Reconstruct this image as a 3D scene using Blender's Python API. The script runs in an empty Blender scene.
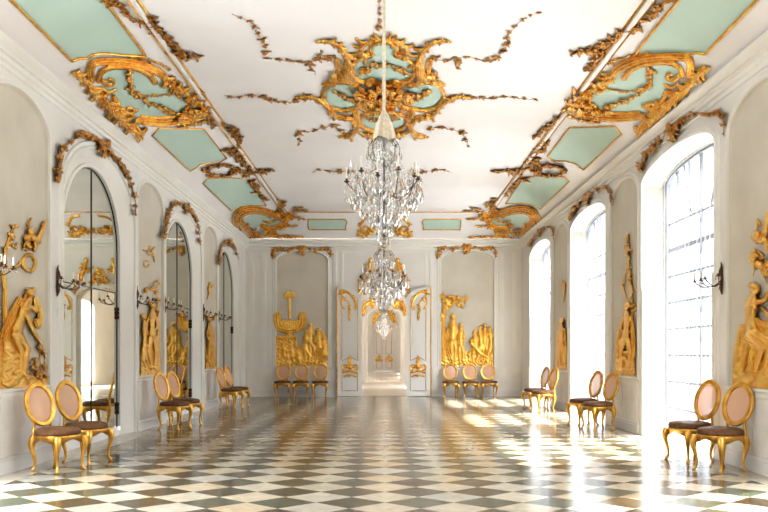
import bpy, bmesh, math, random
import numpy as np
from mathutils import Vector, Matrix
PI = math.pi
SC = bpy.context.scene
COL = SC.collection

# ------------------------------------------------------------------ camera
FPX, CX, CY, CAMH = 902.0, 384.0, 352.0, 1.4
cd = bpy.data.cameras.new('camera')
cam = bpy.data.objects.new('camera', cd)
COL.objects.link(cam)
cam.location = (0, 0, CAMH)
cam.rotation_euler = (PI/2, 0, 0)
cd.sensor_width = 36.0
cd.lens = 36.0*FPX/768.0
cd.shift_y = (CY-256.0)/768.0
cd.clip_end = 200
cd.clip_start = 0.1
SC.camera = cam

# ------------------------------------------------------------------ world, sun, exposure
w = bpy.data.worlds.new('world'); SC.world = w; w.use_nodes = True
bg = w.node_tree.nodes['Background']
# bright overcast sky: pale near the horizon, much brighter overhead; pale ground outside
_nt = w.node_tree
_tc = _nt.nodes.new('ShaderNodeTexCoord'); _sp = _nt.nodes.new('ShaderNodeSeparateXYZ'); _nt.links.new(_tc.outputs['Generated'], _sp.inputs[0])
_mp = _nt.nodes.new('ShaderNodeMapRange'); _mp.inputs[1].default_value = -1.0; _nt.links.new(_sp.outputs[2], _mp.inputs[0])
_mr = _nt.nodes.new('ShaderNodeValToRGB'); _nt.links.new(_mp.outputs[0], _mr.inputs[0])
_cr = _mr.color_ramp
for _k, (_z, _v) in enumerate(((-1.0, 0.30), (-0.35, 0.30), (-0.14, 0.055), (0.22, 0.06), (0.6, 0.95))):      # direction height, radiance
    _e = _cr.elements[_k] if _k < 2 else _cr.elements.new(0.99)
    _e.position = (_z+1)/2; _e.color = (_v*0.89, _v*0.97, _v*1.08, 1)
_nt.links.new(_mr.outputs[0], bg.inputs[0])
bg.inputs[1].default_value = 12.0
sd = bpy.data.lights.new('sun', 'SUN'); sun = bpy.data.objects.new('sun', sd); COL.objects.link(sun)
sd.energy = 13.0; sd.angle = math.radians(1.2); sd.color = (1.0, 0.94, 0.84)
sun.rotation_euler = Vector((-0.70, -0.20, -0.95)).to_track_quat('-Z', 'Y').to_euler()
SC.view_settings.view_transform = 'Standard'
SC.view_settings.look = 'None'
SC.view_settings.exposure = 1.6
SC.view_settings.gamma = 1.0
SC.view_settings.use_curve_mapping = False
SC.cycles.max_bounces = 14
SC.cycles.diffuse_bounces = 7
SC.cycles.glossy_bounces = 5
SC.cycles.transmission_bounces = 10
SC.cycles.transparent_max_bounces = 16
SC.cycles.caustics_reflective = False
SC.cycles.caustics_refractive = False
SC.cycles.sample_clamp_indirect = 6.0
SC.cycles.use_denoising = True

# ------------------------------------------------------------------ room measures
XW = 4.37            # half width
YF = 28.57           # far wall
YB = -3.0            # wall behind the camera
ZW = 4.97            # top of cornice
ZC = 5.64            # flat ceiling
XCL, XCR, YC = 3.02, 3.20, 27.32      # edge of the flat ceiling
WIN = [7.75, 13.55, 19.35, 25.2]
MIR = [2.4, 8.2, 14.0, 19.75, 25.5]
PANL = [5.2, 10.8, 16.9, 22.7]
PANR = [4.7, 10.5, 16.4, 22.3]

def portal(name, loc, rot, sx, sy):
    l = bpy.data.lights.new(name, 'AREA'); o = bpy.data.objects.new(name, l); COL.objects.link(o)
    l.shape = 'RECTANGLE'; l.size = sx; l.size_y = sy; l.energy = 1.0
    l.cycles.is_portal = True
    o.location = loc; o.rotation_euler = rot
    return o
for y in WIN:
    portal('window_portal', (5.0, y, 2.25), (0, PI/2, 0), 4.6, 3.6)
for y in (36.5, 50, 58):
    portal('window_portal', (3.35, y, 2.0), (0, PI/2, 0), 3.2, 2.4)

# ------------------------------------------------------------------ materials
def s2l(c):
    return tuple(((v/255.0)/12.92 if v/255.0 <= 0.04045 else (((v/255.0)+0.055)/1.055)**2.4) for v in c)
def newmat(name):
    m = bpy.data.materials.new(name); m.use_nodes = True
    nt = m.node_tree
    return m, nt, nt.nodes['Principled BSDF']
def mat(name, rgb, rough=0.6, metal=0.0, rgb2=None, nscale=3.0, bump=0.0, bscale=40.0, spec=0.5, detail=5.0, lo=0.35, hi=0.65, coat=0.0):
    m, nt, b = newmat(name)
    c1 = s2l(rgb)
    b.inputs['Base Color'].default_value = (*c1, 1)
    b.inputs['Roughness'].default_value = rough
    b.inputs['Metallic'].default_value = metal
    b.inputs['Specular IOR Level'].default_value = spec
    b.inputs['Coat Weight'].default_value = coat
    tc = nt.nodes.new('ShaderNodeTexCoord')
    geo = nt.nodes.new('ShaderNodeNewGeometry')
    if rgb2 is not None:
        n = nt.nodes.new('ShaderNodeTexNoise'); n.inputs['Scale'].default_value = nscale; n.inputs['Detail'].default_value = detail
        nt.links.new(geo.outputs['Position'], n.inputs['Vector'])
        r = nt.nodes.new('ShaderNodeValToRGB')
        r.color_ramp.elements[0].position = lo; r.color_ramp.elements[1].position = hi
        r.color_ramp.elements[0].color = (*c1, 1); r.color_ramp.elements[1].color = (*s2l(rgb2), 1)
        nt.links.new(n.outputs[0], r.inputs[0]); nt.links.new(r.outputs[0], b.inputs['Base Color'])
    if bump > 0:
        n2 = nt.nodes.new('ShaderNodeTexNoise'); n2.inputs['Scale'].default_value = bscale; n2.inputs['Detail'].default_value = 3
        nt.links.new(geo.outputs['Position'], n2.inputs['Vector'])
        bp = nt.nodes.new('ShaderNodeBump'); bp.inputs['Strength'].default_value = bump; bp.inputs['Distance'].default_value = 0.01
        nt.links.new(n2.outputs[0], bp.inputs['Height']); nt.links.new(bp.outputs[0], b.inputs['Normal'])
    return m
M = {}
M['plaster'] = mat('cream_plaster', (237, 233, 228), 0.55, rgb2=(230, 225, 217), nscale=1.2, lo=0.3, hi=0.7)
M['plaster_white'] = mat('white_plaster', (240, 237, 230), 0.5, rgb2=(234, 229, 220), nscale=1.0)
M['panel'] = mat('grey_stucco', (216, 208, 192), 0.5, rgb2=(203, 193, 175), nscale=1.6, lo=0.3, hi=0.75)
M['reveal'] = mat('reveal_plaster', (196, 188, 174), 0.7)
M['ceiling'] = mat('ceiling_plaster', (232, 227, 224), 0.8, rgb2=(227, 221, 217), nscale=0.6)
M['green'] = mat('green_paint', (184, 207, 193), 0.6, rgb2=(177, 199, 184), nscale=0.8)
M['paint_white'] = mat('white_door_paint', (238, 235, 230), 0.35)
M['gold'] = mat('gilding', (255, 208, 98), 0.24, 0.90, rgb2=(230, 148, 44), nscale=9.0, bump=0.22, bscale=38.0, lo=0.38, hi=0.68)
M['gold_dark'] = mat('aged_gilding', (244, 184, 84), 0.36, 0.82, rgb2=(166, 98, 36), nscale=14.0, bump=0.5, bscale=45.0, lo=0.3, hi=0.7)
M['gold_relief'] = mat('satin_gilding', (255, 210, 104), 0.34, 0.78, rgb2=(234, 164, 60), nscale=5.0, bump=0.4, bscale=30.0, lo=0.35, hi=0.75)
M['gold_chair'] = mat('chair_gilding', (240, 190, 92), 0.30, 0.95, rgb2=(214, 150, 56), nscale=12.0, bump=0.15, bscale=60.0)
M['leather'] = mat('brown_leather', (118, 82, 54), 0.55, rgb2=(94, 64, 40), nscale=14.0, bump=0.1, bscale=120.0, spec=0.12)
M['bronze'] = mat('dark_bronze', (104, 74, 48), 0.4, 0.8, rgb2=(60, 42, 30), nscale=20)
M['iron'] = mat('dark_metal', (42, 40, 38), 0.4, 0.6)
M['candle'] = mat('ivory_wax', (238, 230, 210), 0.5)
M['rope'] = mat('cream_cloth', (226, 212, 186), 0.8, rgb2=(205, 188, 160), nscale=30)
M['plastic'] = mat('white_plastic', (236, 236, 232), 0.4)
M['frame_grey'] = mat('window_frame_paint', (96, 98, 102), 0.6)
M['wood_floor'] = mat('oak_floor', (206, 194, 174), 0.3, rgb2=(190, 176, 154), nscale=4)

def mat_mirror():
    m, nt, b = newmat('mirror_glass')
    b.inputs['Base Color'].default_value = (*s2l((222, 224, 212)), 1)
    b.inputs['Metallic'].default_value = 1.0; b.inputs['Roughness'].default_value = 0.015
    return m
M['mirror'] = mat_mirror()
def mat_crystal():
    m, nt, b = newmat('cut_crystal')
    b.inputs['Base Color'].default_value = (0.86, 0.85, 0.84, 1)
    b.inputs['Roughness'].default_value = 0.0
    b.inputs['IOR'].default_value = 1.5
    b.inputs['Transmission Weight'].default_value = 1.0
    return m
M['crystal'] = mat_crystal()
def mat_mixed(name, rgb, transp, transl, rough=0.9, weave=None):
    m, nt, b = newmat(name)
    out = nt.nodes['Material Output']
    c = (*s2l(rgb), 1)
    b.inputs['Base Color'].default_value = c; b.inputs['Roughness'].default_value = rough
    t = nt.nodes.new('ShaderNodeBsdfTransparent'); tl = nt.nodes.new('ShaderNodeBsdfTranslucent')
    tl.inputs[0].default_value = c
    m1 = nt.nodes.new('ShaderNodeMixShader'); m1.inputs[0].default_value = transl
    nt.links.new(b.outputs[0], m1.inputs[1]); nt.links.new(tl.outputs[0], m1.inputs[2])
    m2 = nt.nodes.new('ShaderNodeMixShader'); m2.inputs[0].default_value = transp
    nt.links.new(m1.outputs[0], m2.inputs[1]); nt.links.new(t.outputs[0], m2.inputs[2])
    nt.links.new(m2.outputs[0], out.inputs[0])
    return m
M['cane'] = mat_mixed('woven_cane', (242, 190, 152), 0.16, 0.2)
def mat_sheer():
    m, nt, b = newmat('sheer_voile'); out = nt.nodes['Material Output']
    c = (*s2l((240, 242, 246)), 1); b.inputs['Base Color'].default_value = c; b.inputs['Roughness'].default_value = 0.95
    t = nt.nodes.new('ShaderNodeBsdfTransparent'); tl = nt.nodes.new('ShaderNodeBsdfTranslucent'); tl.inputs[0].default_value = c
    m1 = nt.nodes.new('ShaderNodeMixShader'); m1.inputs[0].default_value = 0.5
    nt.links.new(b.outputs[0], m1.inputs[1]); nt.links.new(tl.outputs[0], m1.inputs[2])
    lw = nt.nodes.new('ShaderNodeLayerWeight'); lw.inputs['Blend'].default_value = 0.35      # threads close up where the cloth turns away
    mr = nt.nodes.new('ShaderNodeMapRange'); nt.links.new(lw.outputs['Facing'], mr.inputs[0])
    mr.inputs[3].default_value = 0.972; mr.inputs[4].default_value = 0.91
    m2 = nt.nodes.new('ShaderNodeMixShader'); nt.links.new(mr.outputs[0], m2.inputs[0])
    nt.links.new(m1.outputs[0], m2.inputs[1]); nt.links.new(t.outputs[0], m2.inputs[2]); nt.links.new(m2.outputs[0], out.inputs[0])
    return m
M['sheer'] = mat_sheer()
M['glass'] = mat_mixed('window_glass', (10, 12, 12), 0.93, 0.0, rough=0.03)

def mat_floor():
    m, nt, b = newmat('marble_checker')
    N, L = nt.nodes, nt.links
    geo = N.new('ShaderNodeNewGeometry')
    sep = N.new('ShaderNodeSeparateXYZ'); L.new(geo.outputs['Position'], sep.inputs[0])
    W = 0.641
    def mt(op, a, bv, c=None):
        n = N.new('ShaderNodeMath'); n.operation = op
        for i, v in enumerate((a, bv) if c is None else (a, bv, c)):
            if isinstance(v, (int, float)): n.inputs[i].default_value = v
            else: L.new(v, n.inputs[i])
        return n.outputs[0]
    X = mt('DIVIDE', mt('SUBTRACT', sep.outputs[0], 0.01), W)
    Y = mt('DIVIDE', mt('SUBTRACT', sep.outputs[1], 8.387), W)
    P = mt('ADD', X, Y); Q = mt('SUBTRACT', X, Y)
    fp = mt('FLOOR', P, 0); fq = mt('FLOOR', Q, 0)
    par = mt('FLOORED_MODULO', mt('ADD', fp, fq), 2.0)          # 0 dark, 1 light
    cell = N.new('ShaderNodeCombineXYZ'); L.new(fp, cell.inputs[0]); L.new(fq, cell.inputs[1])
    wn = N.new('ShaderNodeTexWhiteNoise'); wn.noise_dimensions = '3D'; L.new(cell.outputs[0], wn.inputs['Vector'])
    def ramp(cols, fac):
        r = N.new('ShaderNodeValToRGB'); cr = r.color_ramp
        while len(cr.elements) < len(cols): cr.elements.new(0.5)
        for i, (p, c) in enumerate(cols):
            cr.elements[i].position = p; cr.elements[i].color = (*s2l(c), 1)
        L.new(fac, r.inputs[0]); return r.outputs[0]
    dk = ramp([(0, (52, 51, 37)), (0.3, (66, 56, 40)), (0.55, (64, 71, 56)), (0.8, (56, 46, 32)), (1, (70, 72, 56))], wn.outputs[0])
    lt = ramp([(0, (160, 148, 124)), (0.35, (168, 156, 134)), (0.6, (153, 147, 134)), (0.82, (168, 144, 106)), (1, (171, 161, 144))], wn.outputs[0])
    nz = N.new('ShaderNodeTexNoise'); nz.inputs['Scale'].default_value = 7; nz.inputs['Detail'].default_value = 8
    nz.inputs['Distortion'].default_value = 1.2
    vadd = N.new('ShaderNodeVectorMath'); vadd.operation = 'MULTIPLY_ADD'
    L.new(wn.outputs[1], vadd.inputs[0]); vadd.inputs[1].default_value = (20, 20, 20); L.new(geo.outputs['Position'], vadd.inputs[2])
    L.new(vadd.outputs[0], nz.inputs['Vector'])
    mx = N.new('ShaderNodeMix'); mx.data_type = 'RGBA'; L.new(par, mx.inputs[0]); L.new(dk, mx.inputs[6]); L.new(lt, mx.inputs[7])
    # stone border beside the walls
    ax = mt('ABSOLUTE', sep.outputs[0], 0)
    bor = mt('MAXIMUM', mt('GREATER_THAN', ax, 4.02), mt('GREATER_THAN', sep.outputs[1], 28.2))
    mb = N.new('ShaderNodeMix'); mb.data_type = 'RGBA'; L.new(bor, mb.inputs[0]); L.new(mx.outputs[2], mb.inputs[6]); mb.inputs[7].default_value = (*s2l((178, 166, 146)), 1)
    vein = N.new('ShaderNodeMapRange'); L.new(nz.outputs[0], vein.inputs[0]); vein.inputs[1].default_value = 0.3; vein.inputs[2].default_value = 0.75
    vein.inputs[3].default_value = 0.84; vein.inputs[4].default_value = 1.12
    mv = N.new('ShaderNodeVectorMath'); mv.operation = 'SCALE'; L.new(mb.outputs[2], mv.inputs[0]); L.new(vein.outputs[0], mv.inputs['Scale'])
    # thin joints
    def joint(v):
        fr = mt('FRACT', v, 0)
        return mt('LESS_THAN', mt('MINIMUM', fr, mt('SUBTRACT', 1.0, fr)), 0.006)
    j = mt('MULTIPLY', mt('MAXIMUM', joint(P), joint(Q)), 0.45)
    mj = N.new('ShaderNodeMix'); mj.data_type = 'RGBA'; L.new(j, mj.inputs[0]); L.new(mv.outputs[0], mj.inputs[6]); mj.inputs[7].default_value = (*s2l((120, 108, 90)), 1)
    L.new(mj.outputs[2], b.inputs['Base Color'])
    rr = N.new('ShaderNodeMapRange'); L.new(nz.outputs[0], rr.inputs[0]); rr.inputs[3].default_value = 0.10; rr.inputs[4].default_value = 0.24
    L.new(rr.outputs[0], b.inputs['Roughness'])
    b.inputs['Specular IOR Level'].default_value = 0.2
    n2 = N.new('ShaderNodeTexNoise'); n2.inputs['Scale'].default_value = 1.6; n2.inputs['Detail'].default_value = 3
    L.new(geo.outputs['Position'], n2.inputs['Vector'])
    bp = N.new('ShaderNodeBump'); bp.inputs['Strength'].default_value = 0.12; bp.inputs['Distance'].default_value = 0.02
    L.new(n2.outputs[0], bp.inputs['Height']); L.new(bp.outputs[0], b.inputs['Normal'])
    return m
M['floor'] = mat_floor()
def mat_dado():
    m = mat('stucco_marble_dado', (246, 241, 234), 0.45, rgb2=(232, 225, 214), nscale=2.6, lo=0.35, hi=0.7, detail=9.0)
    return m
M['dado'] = mat_dado()

# ------------------------------------------------------------------ mesh helpers
def link(name, verts, faces, m, parent=None, smooth=False):
    me = bpy.data.meshes.new(name); me.from_pydata([tuple(v) for v in verts], [], faces); me.update()
    if smooth:
        me.polygons.foreach_set('use_smooth', [True]*len(me.polygons))
    me.materials.append(m)
    o = bpy.data.objects.new(name, me); COL.objects.link(o)
    if parent is not None: o.parent = parent
    return o
class MB:
    def __init__(s): s.v = []; s.f = []
    def add(s, vs, fs):
        n = len(s.v); s.v += [tuple(v) for v in vs]; s.f += [tuple(i+n for i in f) for f in fs]
    def box(s, x0, x1, y0, y1, z0, z1):
        vs = [(x, y, z) for x in (x0, x1) for y in (y0, y1) for z in (z0, z1)]
        s.add(vs, [(0, 1, 3, 2), (4, 6, 7, 5), (0, 4, 5, 1), (2, 3, 7, 6), (0, 2, 6, 4), (1, 5, 7, 3)])
    def tube(s, pts, rad, n=8, closed=False, flat=None):
        pts = [Vector(p) for p in pts]; N = len(pts)
        if not isinstance(rad, (list, tuple)): rad = [rad]*N
        vs = []; prev = None
        for i, p in enumerate(pts):
            if closed: t = pts[(i+1) % N]-pts[i-1]
            else: t = pts[min(i+1, N-1)]-pts[max(i-1, 0)]
            t = t.normalized() if t.length > 1e-9 else Vector((0, 0, 1))
            if prev is None:
                ref = Vector((0, 0, 1)) if abs(t.z) < 0.9 else Vector((1, 0, 0))
                a = t.cross(ref).normalized()
            else:
                a = (prev - t*prev.dot(t))
                a = a.normalized() if a.length > 1e-6 else t.orthogonal().normalized()
            prev = a; b = t.cross(a)
            for k in range(n):
                an = 2*PI*k/n
                vs.append(p + a*math.cos(an)*rad[i] + b*math.sin(an)*rad[i])
        fs = []
        for i in range(N if closed else N-1):
            j = (i+1) % N
            for k in range(n):
                l = (k+1) % n
                fs.append((i*n+k, i*n+l, j*n+l, j*n+k))
        if not closed:
            fs.append(tuple(range(n-1, -1, -1))); fs.append(tuple((N-1)*n+k for k in range(n)))
        s.add(vs, fs)
    def lathe(s, prof, n=24, c=(0, 0, 0)):
        vs = []; fs = []
        for r, z in prof:
            for k in range(n):
                a = 2*PI*k/n; vs.append((c[0]+r*math.cos(a), c[1]+r*math.sin(a), c[2]+z))
        for i in range(len(prof)-1):
            for k in range(n):
                l = (k+1) % n; fs.append((i*n+k, i*n+l, (i+1)*n+l, (i+1)*n+k))
        fs.append(tuple(range(n-1, -1, -1))); fs.append(tuple((len(prof)-1)*n+k for k in range(n)))
        s.add(vs, fs)
    def build(s, name, m, parent=None, smooth=False):
        return link(name, s.v, s.f, m, parent, smooth)
def struct(o): o['kind'] = 'structure'; return o
def thing(name, label, cat, loc=(0, 0, 0), rz=0.0, group=None):
    o = bpy.data.objects.new(name, None); COL.objects.link(o)
    o.location = loc; o.rotation_euler = (0, 0, rz); o.empty_display_size = 0.1
    return tag(o, label, cat, group)
def tag(o, label, cat, group=None):
    o['label'] = label; o['category'] = cat
    if group: o['group'] = group
    return o
def copy_tree(o, parent=None):
    c = o.copy(); COL.objects.link(c)
    if parent is not None: c.parent = parent
    for ch in list(o.children): copy_tree(ch, c)
    return c

# ------------------------------------------------------------------ surfaces of the room
def ceil_z(X, Y):
    X = np.asarray(X, float); Y = np.asarray(Y, float)
    tl = (X+XW-0.07)/(XW-0.07-XCL); tr = (XW-0.07-X)/(XW-0.07-XCR); tf = (YF-0.07-Y)/(YF-0.07-YC)
    t = np.clip(np.minimum(np.minimum(tl, tr), tf), 0, 1)
    return ZW + (ZC-ZW)*(1-(1-t)**1.35)
def ray(px, py):
    return (np.asarray(px, float)-CX)/FPX, (CY-np.asarray(py, float))/FPX
def s_left(off=0.0):
    def f(px, py):
        a, c = ray(px, py); X = -XW+off; Y = X/np.minimum(a, -1e-4)
        n = np.zeros(Y.shape+(3,)); n[..., 0] = 1
        return np.stack([np.full_like(Y, X), Y, CAMH+c*Y], -1), n
    return f
def s_right(off=0.0):
    def f(px, py):
        a, c = ray(px, py); X = XW-off; Y = X/np.maximum(a, 1e-4)
        n = np.zeros(Y.shape+(3,)); n[..., 0] = -1
        return np.stack([np.full_like(Y, X), Y, CAMH+c*Y], -1), n
    return f
def s_far(Y0=YF):
    def f(px, py):
        a, c = ray(px, py); Y = np.full_like(a, Y0)
        n = np.zeros(Y.shape+(3,)); n[..., 1] = -1
        return np.stack([a*Y, Y, CAMH+c*Y], -1), n
    return f
def s_ceil(px, py):
    a, c = ray(px, py)
    lo = np.full_like(a, 1.0); hi = np.minimum(YF-0.08, (XW-0.08)/np.maximum(np.abs(a), 1e-6))
    for _ in range(40):
        mid = (lo+hi)/2
        g = CAMH+c*mid - ceil_z(a*mid, mid)
        hi = np.where(g > 0, mid, hi); lo = np.where(g > 0, lo, mid)
    Y = (lo+hi)/2; X = a*Y; e = 0.02
    gx = (ceil_z(X+e, Y)-ceil_z(X-e, Y))/(2*e); gy = (ceil_z(X, Y+e)-ceil_z(X, Y-e))/(2*e)
    n = np.stack([gx, gy, -np.ones_like(gx)], -1); n /= np.linalg.norm(n, axis=-1, keepdims=True)
    return np.stack([X, Y, ceil_z(X, Y)], -1), n

# ------------------------------------------------------------------ carved relief builder: outline traced on its surface, real depth
class Relief:
    def __init__(s, x0, y0, x1, y1, pitch=0.5, seed=1):
        s.p = pitch; s.x0, s.y0 = x0-1, y0-1
        nx = int((x1-x0+2)/pitch)+1; ny = int((y1-y0+2)/pitch)+1
        s.PX, s.PY = np.meshgrid(s.x0+np.arange(nx)*pitch, s.y0+np.arange(ny)*pitch)
        s.H = np.zeros_like(s.PX); s.K = np.zeros(s.PX.shape, bool); s.rng = random.Random(seed)
    def win(s, xa, ya, xb, yb):
        i0 = max(0, int((ya-s.y0)/s.p)); i1 = min(s.H.shape[0], int((yb-s.y0)/s.p)+2)
        j0 = max(0, int((xa-s.x0)/s.p)); j1 = min(s.H.shape[1], int((xb-s.x0)/s.p)+2)
        return slice(i0, max(i0, i1)), slice(j0, max(j0, j1))
    def put(s, w, h, inside, sub=False):
        s.H[w] = np.where(inside, np.maximum(s.H[w], h), s.H[w]); s.K[w] |= inside
    def cap(s, a, ra, b, rb, k=1.0, lift=0.0, groove=0):
        R = max(ra, rb); w = s.win(min(a[0], b[0])-R, min(a[1], b[1])-R, max(a[0], b[0])+R, max(a[1], b[1])+R)
        X, Y = s.PX[w], s.PY[w]
        if X.size == 0: return
        dx, dy = b[0]-a[0], b[1]-a[1]; l2 = dx*dx+dy*dy+1e-9
        t = np.clip(((X-a[0])*dx+(Y-a[1])*dy)/l2, 0, 1)
        d = np.hypot(X-a[0]-t*dx, Y-a[1]-t*dy); r = ra+(rb-ra)*t
        h = np.sqrt(np.maximum(r*r-d*d, 0))*k
        if groove:
            sd = ((X-a[0])*dy-(Y-a[1])*dx)/math.sqrt(l2)/np.maximum(r, .1)
            h = h*(0.72+0.28*np.cos(sd*groove*PI))
        s.put(w, h+lift, d < r)
    def path(s, pts, r0, r1=None, k=1.0, lift=0.0, groove=0, sm=True):
        if r1 is None: r1 = r0
        if sm: pts = spline(pts, 5)
        n = len(pts)-1
        for i in range(n):
            s.cap(pts[i], r0+(r1-r0)*i/n, pts[i+1], r0+(r1-r0)*(i+1)/n, k, lift, groove)
    def ell(s, c, rx, ry, rot=0, k=1.0, lift=0.0, flat=False):
        R = max(rx, ry); w = s.win(c[0]-R, c[1]-R, c[0]+R, c[1]+R); X, Y = s.PX[w]-c[0], s.PY[w]-c[1]
        if X.size == 0: return
        ca, sa = math.cos(rot), math.sin(rot)
        q = ((X*ca+Y*sa)/rx)**2+((-X*sa+Y*ca)/ry)**2
        h = (np.ones_like(q)*min(rx, ry) if flat else np.sqrt(np.maximum(1-q, 0))*min(rx, ry))*k
        s.put(w, h+lift, q < 1)
    def leaf(s, x, y, ang, L, wd, asp=1.0, k=1.0, lift=0.0):
        R = L; w = s.win(x-R, y-R, x+R, y+R); X, Y = s.PX[w]-x, (s.PY[w]-y)/asp
        if X.size == 0: return
        ca, sa = math.cos(ang), math.sin(ang)
        u = (X*ca+Y*sa)/L; v = -X*sa+Y*ca
        hw = wd*np.sin(PI*np.clip(u, 0, 1))**0.7+1e-6
        q = np.abs(v)/hw; ins = (u > 0) & (u < 1) & (q < 1)
        h = wd*k*(0.35+0.65*np.sqrt(np.maximum(1-q*q, 0)))*(0.55+0.45*np.minimum(1, q*3))*(0.6+0.6*np.clip(u, 0, 1))
        s.put(w, h+lift, ins)
    def flower(s, x, y, r, asp=1.0, lift=0.0, k=1.0):
        w = s.win(x-r, y-r, x+r, y+r); X, Y = s.PX[w]-x, (s.PY[w]-y)/asp
        if X.size == 0: return
        d = np.hypot(X, Y); a = np.arctan2(Y, X)+s.rng.random()*6
        rr = r*(0.72+0.28*np.cos(a*5))
        h = r*k*(0.45+0.5*np.sin(np.clip(d/rr, 0, 1)*PI)*0.8+0.5*(d < r*0.22))
        s.put(w, h+lift, d < rr)
    def cluster(s, x, y, R, n, size, asp=1.0, lift=0.0, fl=0.35, k=1.0):
        for _ in range(n):
            a = s.rng.random()*2*PI; d = R*math.sqrt(s.rng.random())
            X, Y = x+d*math.cos(a), y+d*math.sin(a)*asp; z = size*(0.6+0.7*s.rng.random())
            lf = lift+s.rng.random()*size*0.6*k
            if s.rng.random() < fl: s.flower(X, Y, z*0.62, asp, lf, k)
            else: s.leaf(X, Y, s.rng.random()*2*PI, z*1.3, z*0.42, asp, k, lf)
    def garland(s, pts, wd, size, dens=1.0, asp=1.0, lift=0.0, fl=0.35, gap=0.0, k=1.0, stem=0.35, gth=-0.6):
        pts = spline(pts, 8); L = sum(math.dist(pts[i], pts[i+1]) for i in range(len(pts)-1))
        stem = min(stem, 0.3)
        if stem: s.path(pts, stem, stem, sm=False)
        n = max(2, int(L/size*1.6*dens)); 
        for i in range(n):
            t = (i+s.rng.random()*0.6)/n*(len(pts)-1.001); q = int(t); f = t-q
            x = pts[q][0]*(1-f)+pts[q+1][0]*f; y = pts[q][1]*(1-f)+pts[q+1][1]*f
            if gap and math.sin(t/len(pts)*gap*2*PI) < gth: continue
            ww = wd if not isinstance(wd, (tuple, list)) else wd[0]+(wd[1]-wd[0])*t/len(pts)
            s.cluster(x, y, ww, 2, size*(0.7+0.5*s.rng.random()), asp, lift, fl, k)
    def scroll(s, c, r0, r1, a0, a1, w0, w1, asp=1.0, k=1.0, lift=0.0, groove=2):
        pts = []
        for i in range(25):
            t = i/24; a = math.radians(a0+(a1-a0)*t); r = r0+(r1-r0)*t
            pts.append((c[0]+r*math.cos(a), c[1]+r*math.sin(a)*asp))
        s.path(pts, w0, w1, k, lift, groove, sm=False)
    def acanth(s, pts, w0, w1, lob=7, side=0, L=1.6, asp=1.0, k=1.0, lift=0.0, sweep=0.9):
        pts = spline(pts, 8); n = len(pts)-1
        lob = max(3, int(lob*0.62))
        for q in range(lob):
            t = (q+0.3)/lob; i = int(t*n); i = min(i, n-1)
            dx, dy = pts[i+1][0]-pts[i][0], pts[i+1][1]-pts[i][1]; a = math.atan2(dy, dx); ww = w0+(w1-w0)*t
            for sg in ((1, -1) if side == 0 else (side,)):
                Lq = ww*L*(1.2+1.3*s.rng.random()); x, y = pts[i]; sweep_ = sweep*(0.6+0.7*s.rng.random())
                a1 = a+sg*sweep_*0.45; a2 = a+sg*(sweep_+0.3); a3 = a+sg*(sweep_+1.8)
                p1 = (x+math.cos(a1)*Lq*.5, y+math.sin(a1)*Lq*.5*asp); p2 = (p1[0]+math.cos(a2)*Lq*.55, p1[1]+math.sin(a2)*Lq*.55*asp)
                p3 = (p2[0]+math.cos(a3)*Lq*.15, p2[1]+math.sin(a3)*Lq*.15*asp)
                s.path([(x, y), p1, p2, p3], ww*0.80, ww*0.20, k*1.1, lift+s.rng.random()*ww*0.5, 3)
        s.path(pts, w0*0.62, w1*0.5, k*1.2, lift+w1*0.3, 2, sm=False)
    def sprig(s, pts, step, R, size, asp=0.62, taper=0.6, fl=0.3, dens=0.3):
        """a trailing stem with tufts of small leaves and blossoms"""
        pts = spline(pts, 8); s.path(pts, .16, .12, sm=False)
        acc = step*0.4; n = len(pts)
        for i in range(n-1):
            (xa, ya), (xb, yb) = pts[i], pts[i+1]; d = math.hypot(xb-xa, (yb-ya)/asp); acc += d
            f = 1-taper*i/n
            if acc > step:
                acc = 0; R_ = R*f*(0.7+0.5*s.rng.random())
                for q in range(int(5*f)+3):
                    an = s.rng.random()*2*PI; L = R_*(0.5+0.7*s.rng.random()); r0 = R_*0.25*s.rng.random()
                    s.leaf(xa+r0*math.cos(an), ya+r0*math.sin(an)*asp, an, L, size*0.34*f+.15, asp, 1.6, s.rng.random()*.5)
                for q in range(3):
                    an = s.rng.random()*2*PI; L = R_*0.45*s.rng.random(); s.flower(xa+L*math.cos(an), ya+L*math.sin(an)*asp, size*.6*f+.2, asp, .8, 1.2)
            elif s.rng.random() < dens:
                an = s.rng.random()*2*PI; s.leaf(xa, ya, an, size*1.1*f+.4, size*0.3*f+.15, asp, 1.5)
                if s.rng.random() < fl: s.flower(xa+s.rng.uniform(-1, 1), ya+s.rng.uniform(-1, 1)*asp, size*.45*f+.2, asp, .3, 1.2)
    def poly(s, pts, h, ripple=0.0, rs=1.0):
        xs = [p[0] for p in pts]; ys = [p[1] for p in pts]; w = s.win(min(xs), min(ys), max(xs), max(ys))
        X, Y = s.PX[w], s.PY[w]
        if X.size == 0: return
        ins = np.zeros(X.shape, bool); n = len(pts)
        for i in range(n):
            (xa, ya), (xb, yb) = pts[i], pts[(i+1) % n]
            c = ((ya > Y) != (yb > Y))
            xi = (xb-xa)*(Y-ya)/((yb-ya) if yb != ya else 1e-9)+xa
            ins ^= c & (X < xi)
        hh = h+ripple*(np.sin(X*rs+np.sin(Y*rs*0.7)*1.5)*np.sin(Y*rs*0.8+np.sin(X*rs*.6)*1.3))
        s.put(w, hh, ins)
    def rough(s, amp, cell=1.5, seed=3):
        rg = np.random.RandomState(seed); n = rg.rand(*s.H.shape); m = max(1, int(cell/s.p))
        for _ in range(3):
            n = (n+np.roll(n, m, 0)+np.roll(n, -m, 0)+np.roll(n, m, 1)+np.roll(n, -m, 1))/5
        n = (n-n.mean())/(n.std()+1e-9); s.H = s.H+np.where(s.K, n*amp, 0)
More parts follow.
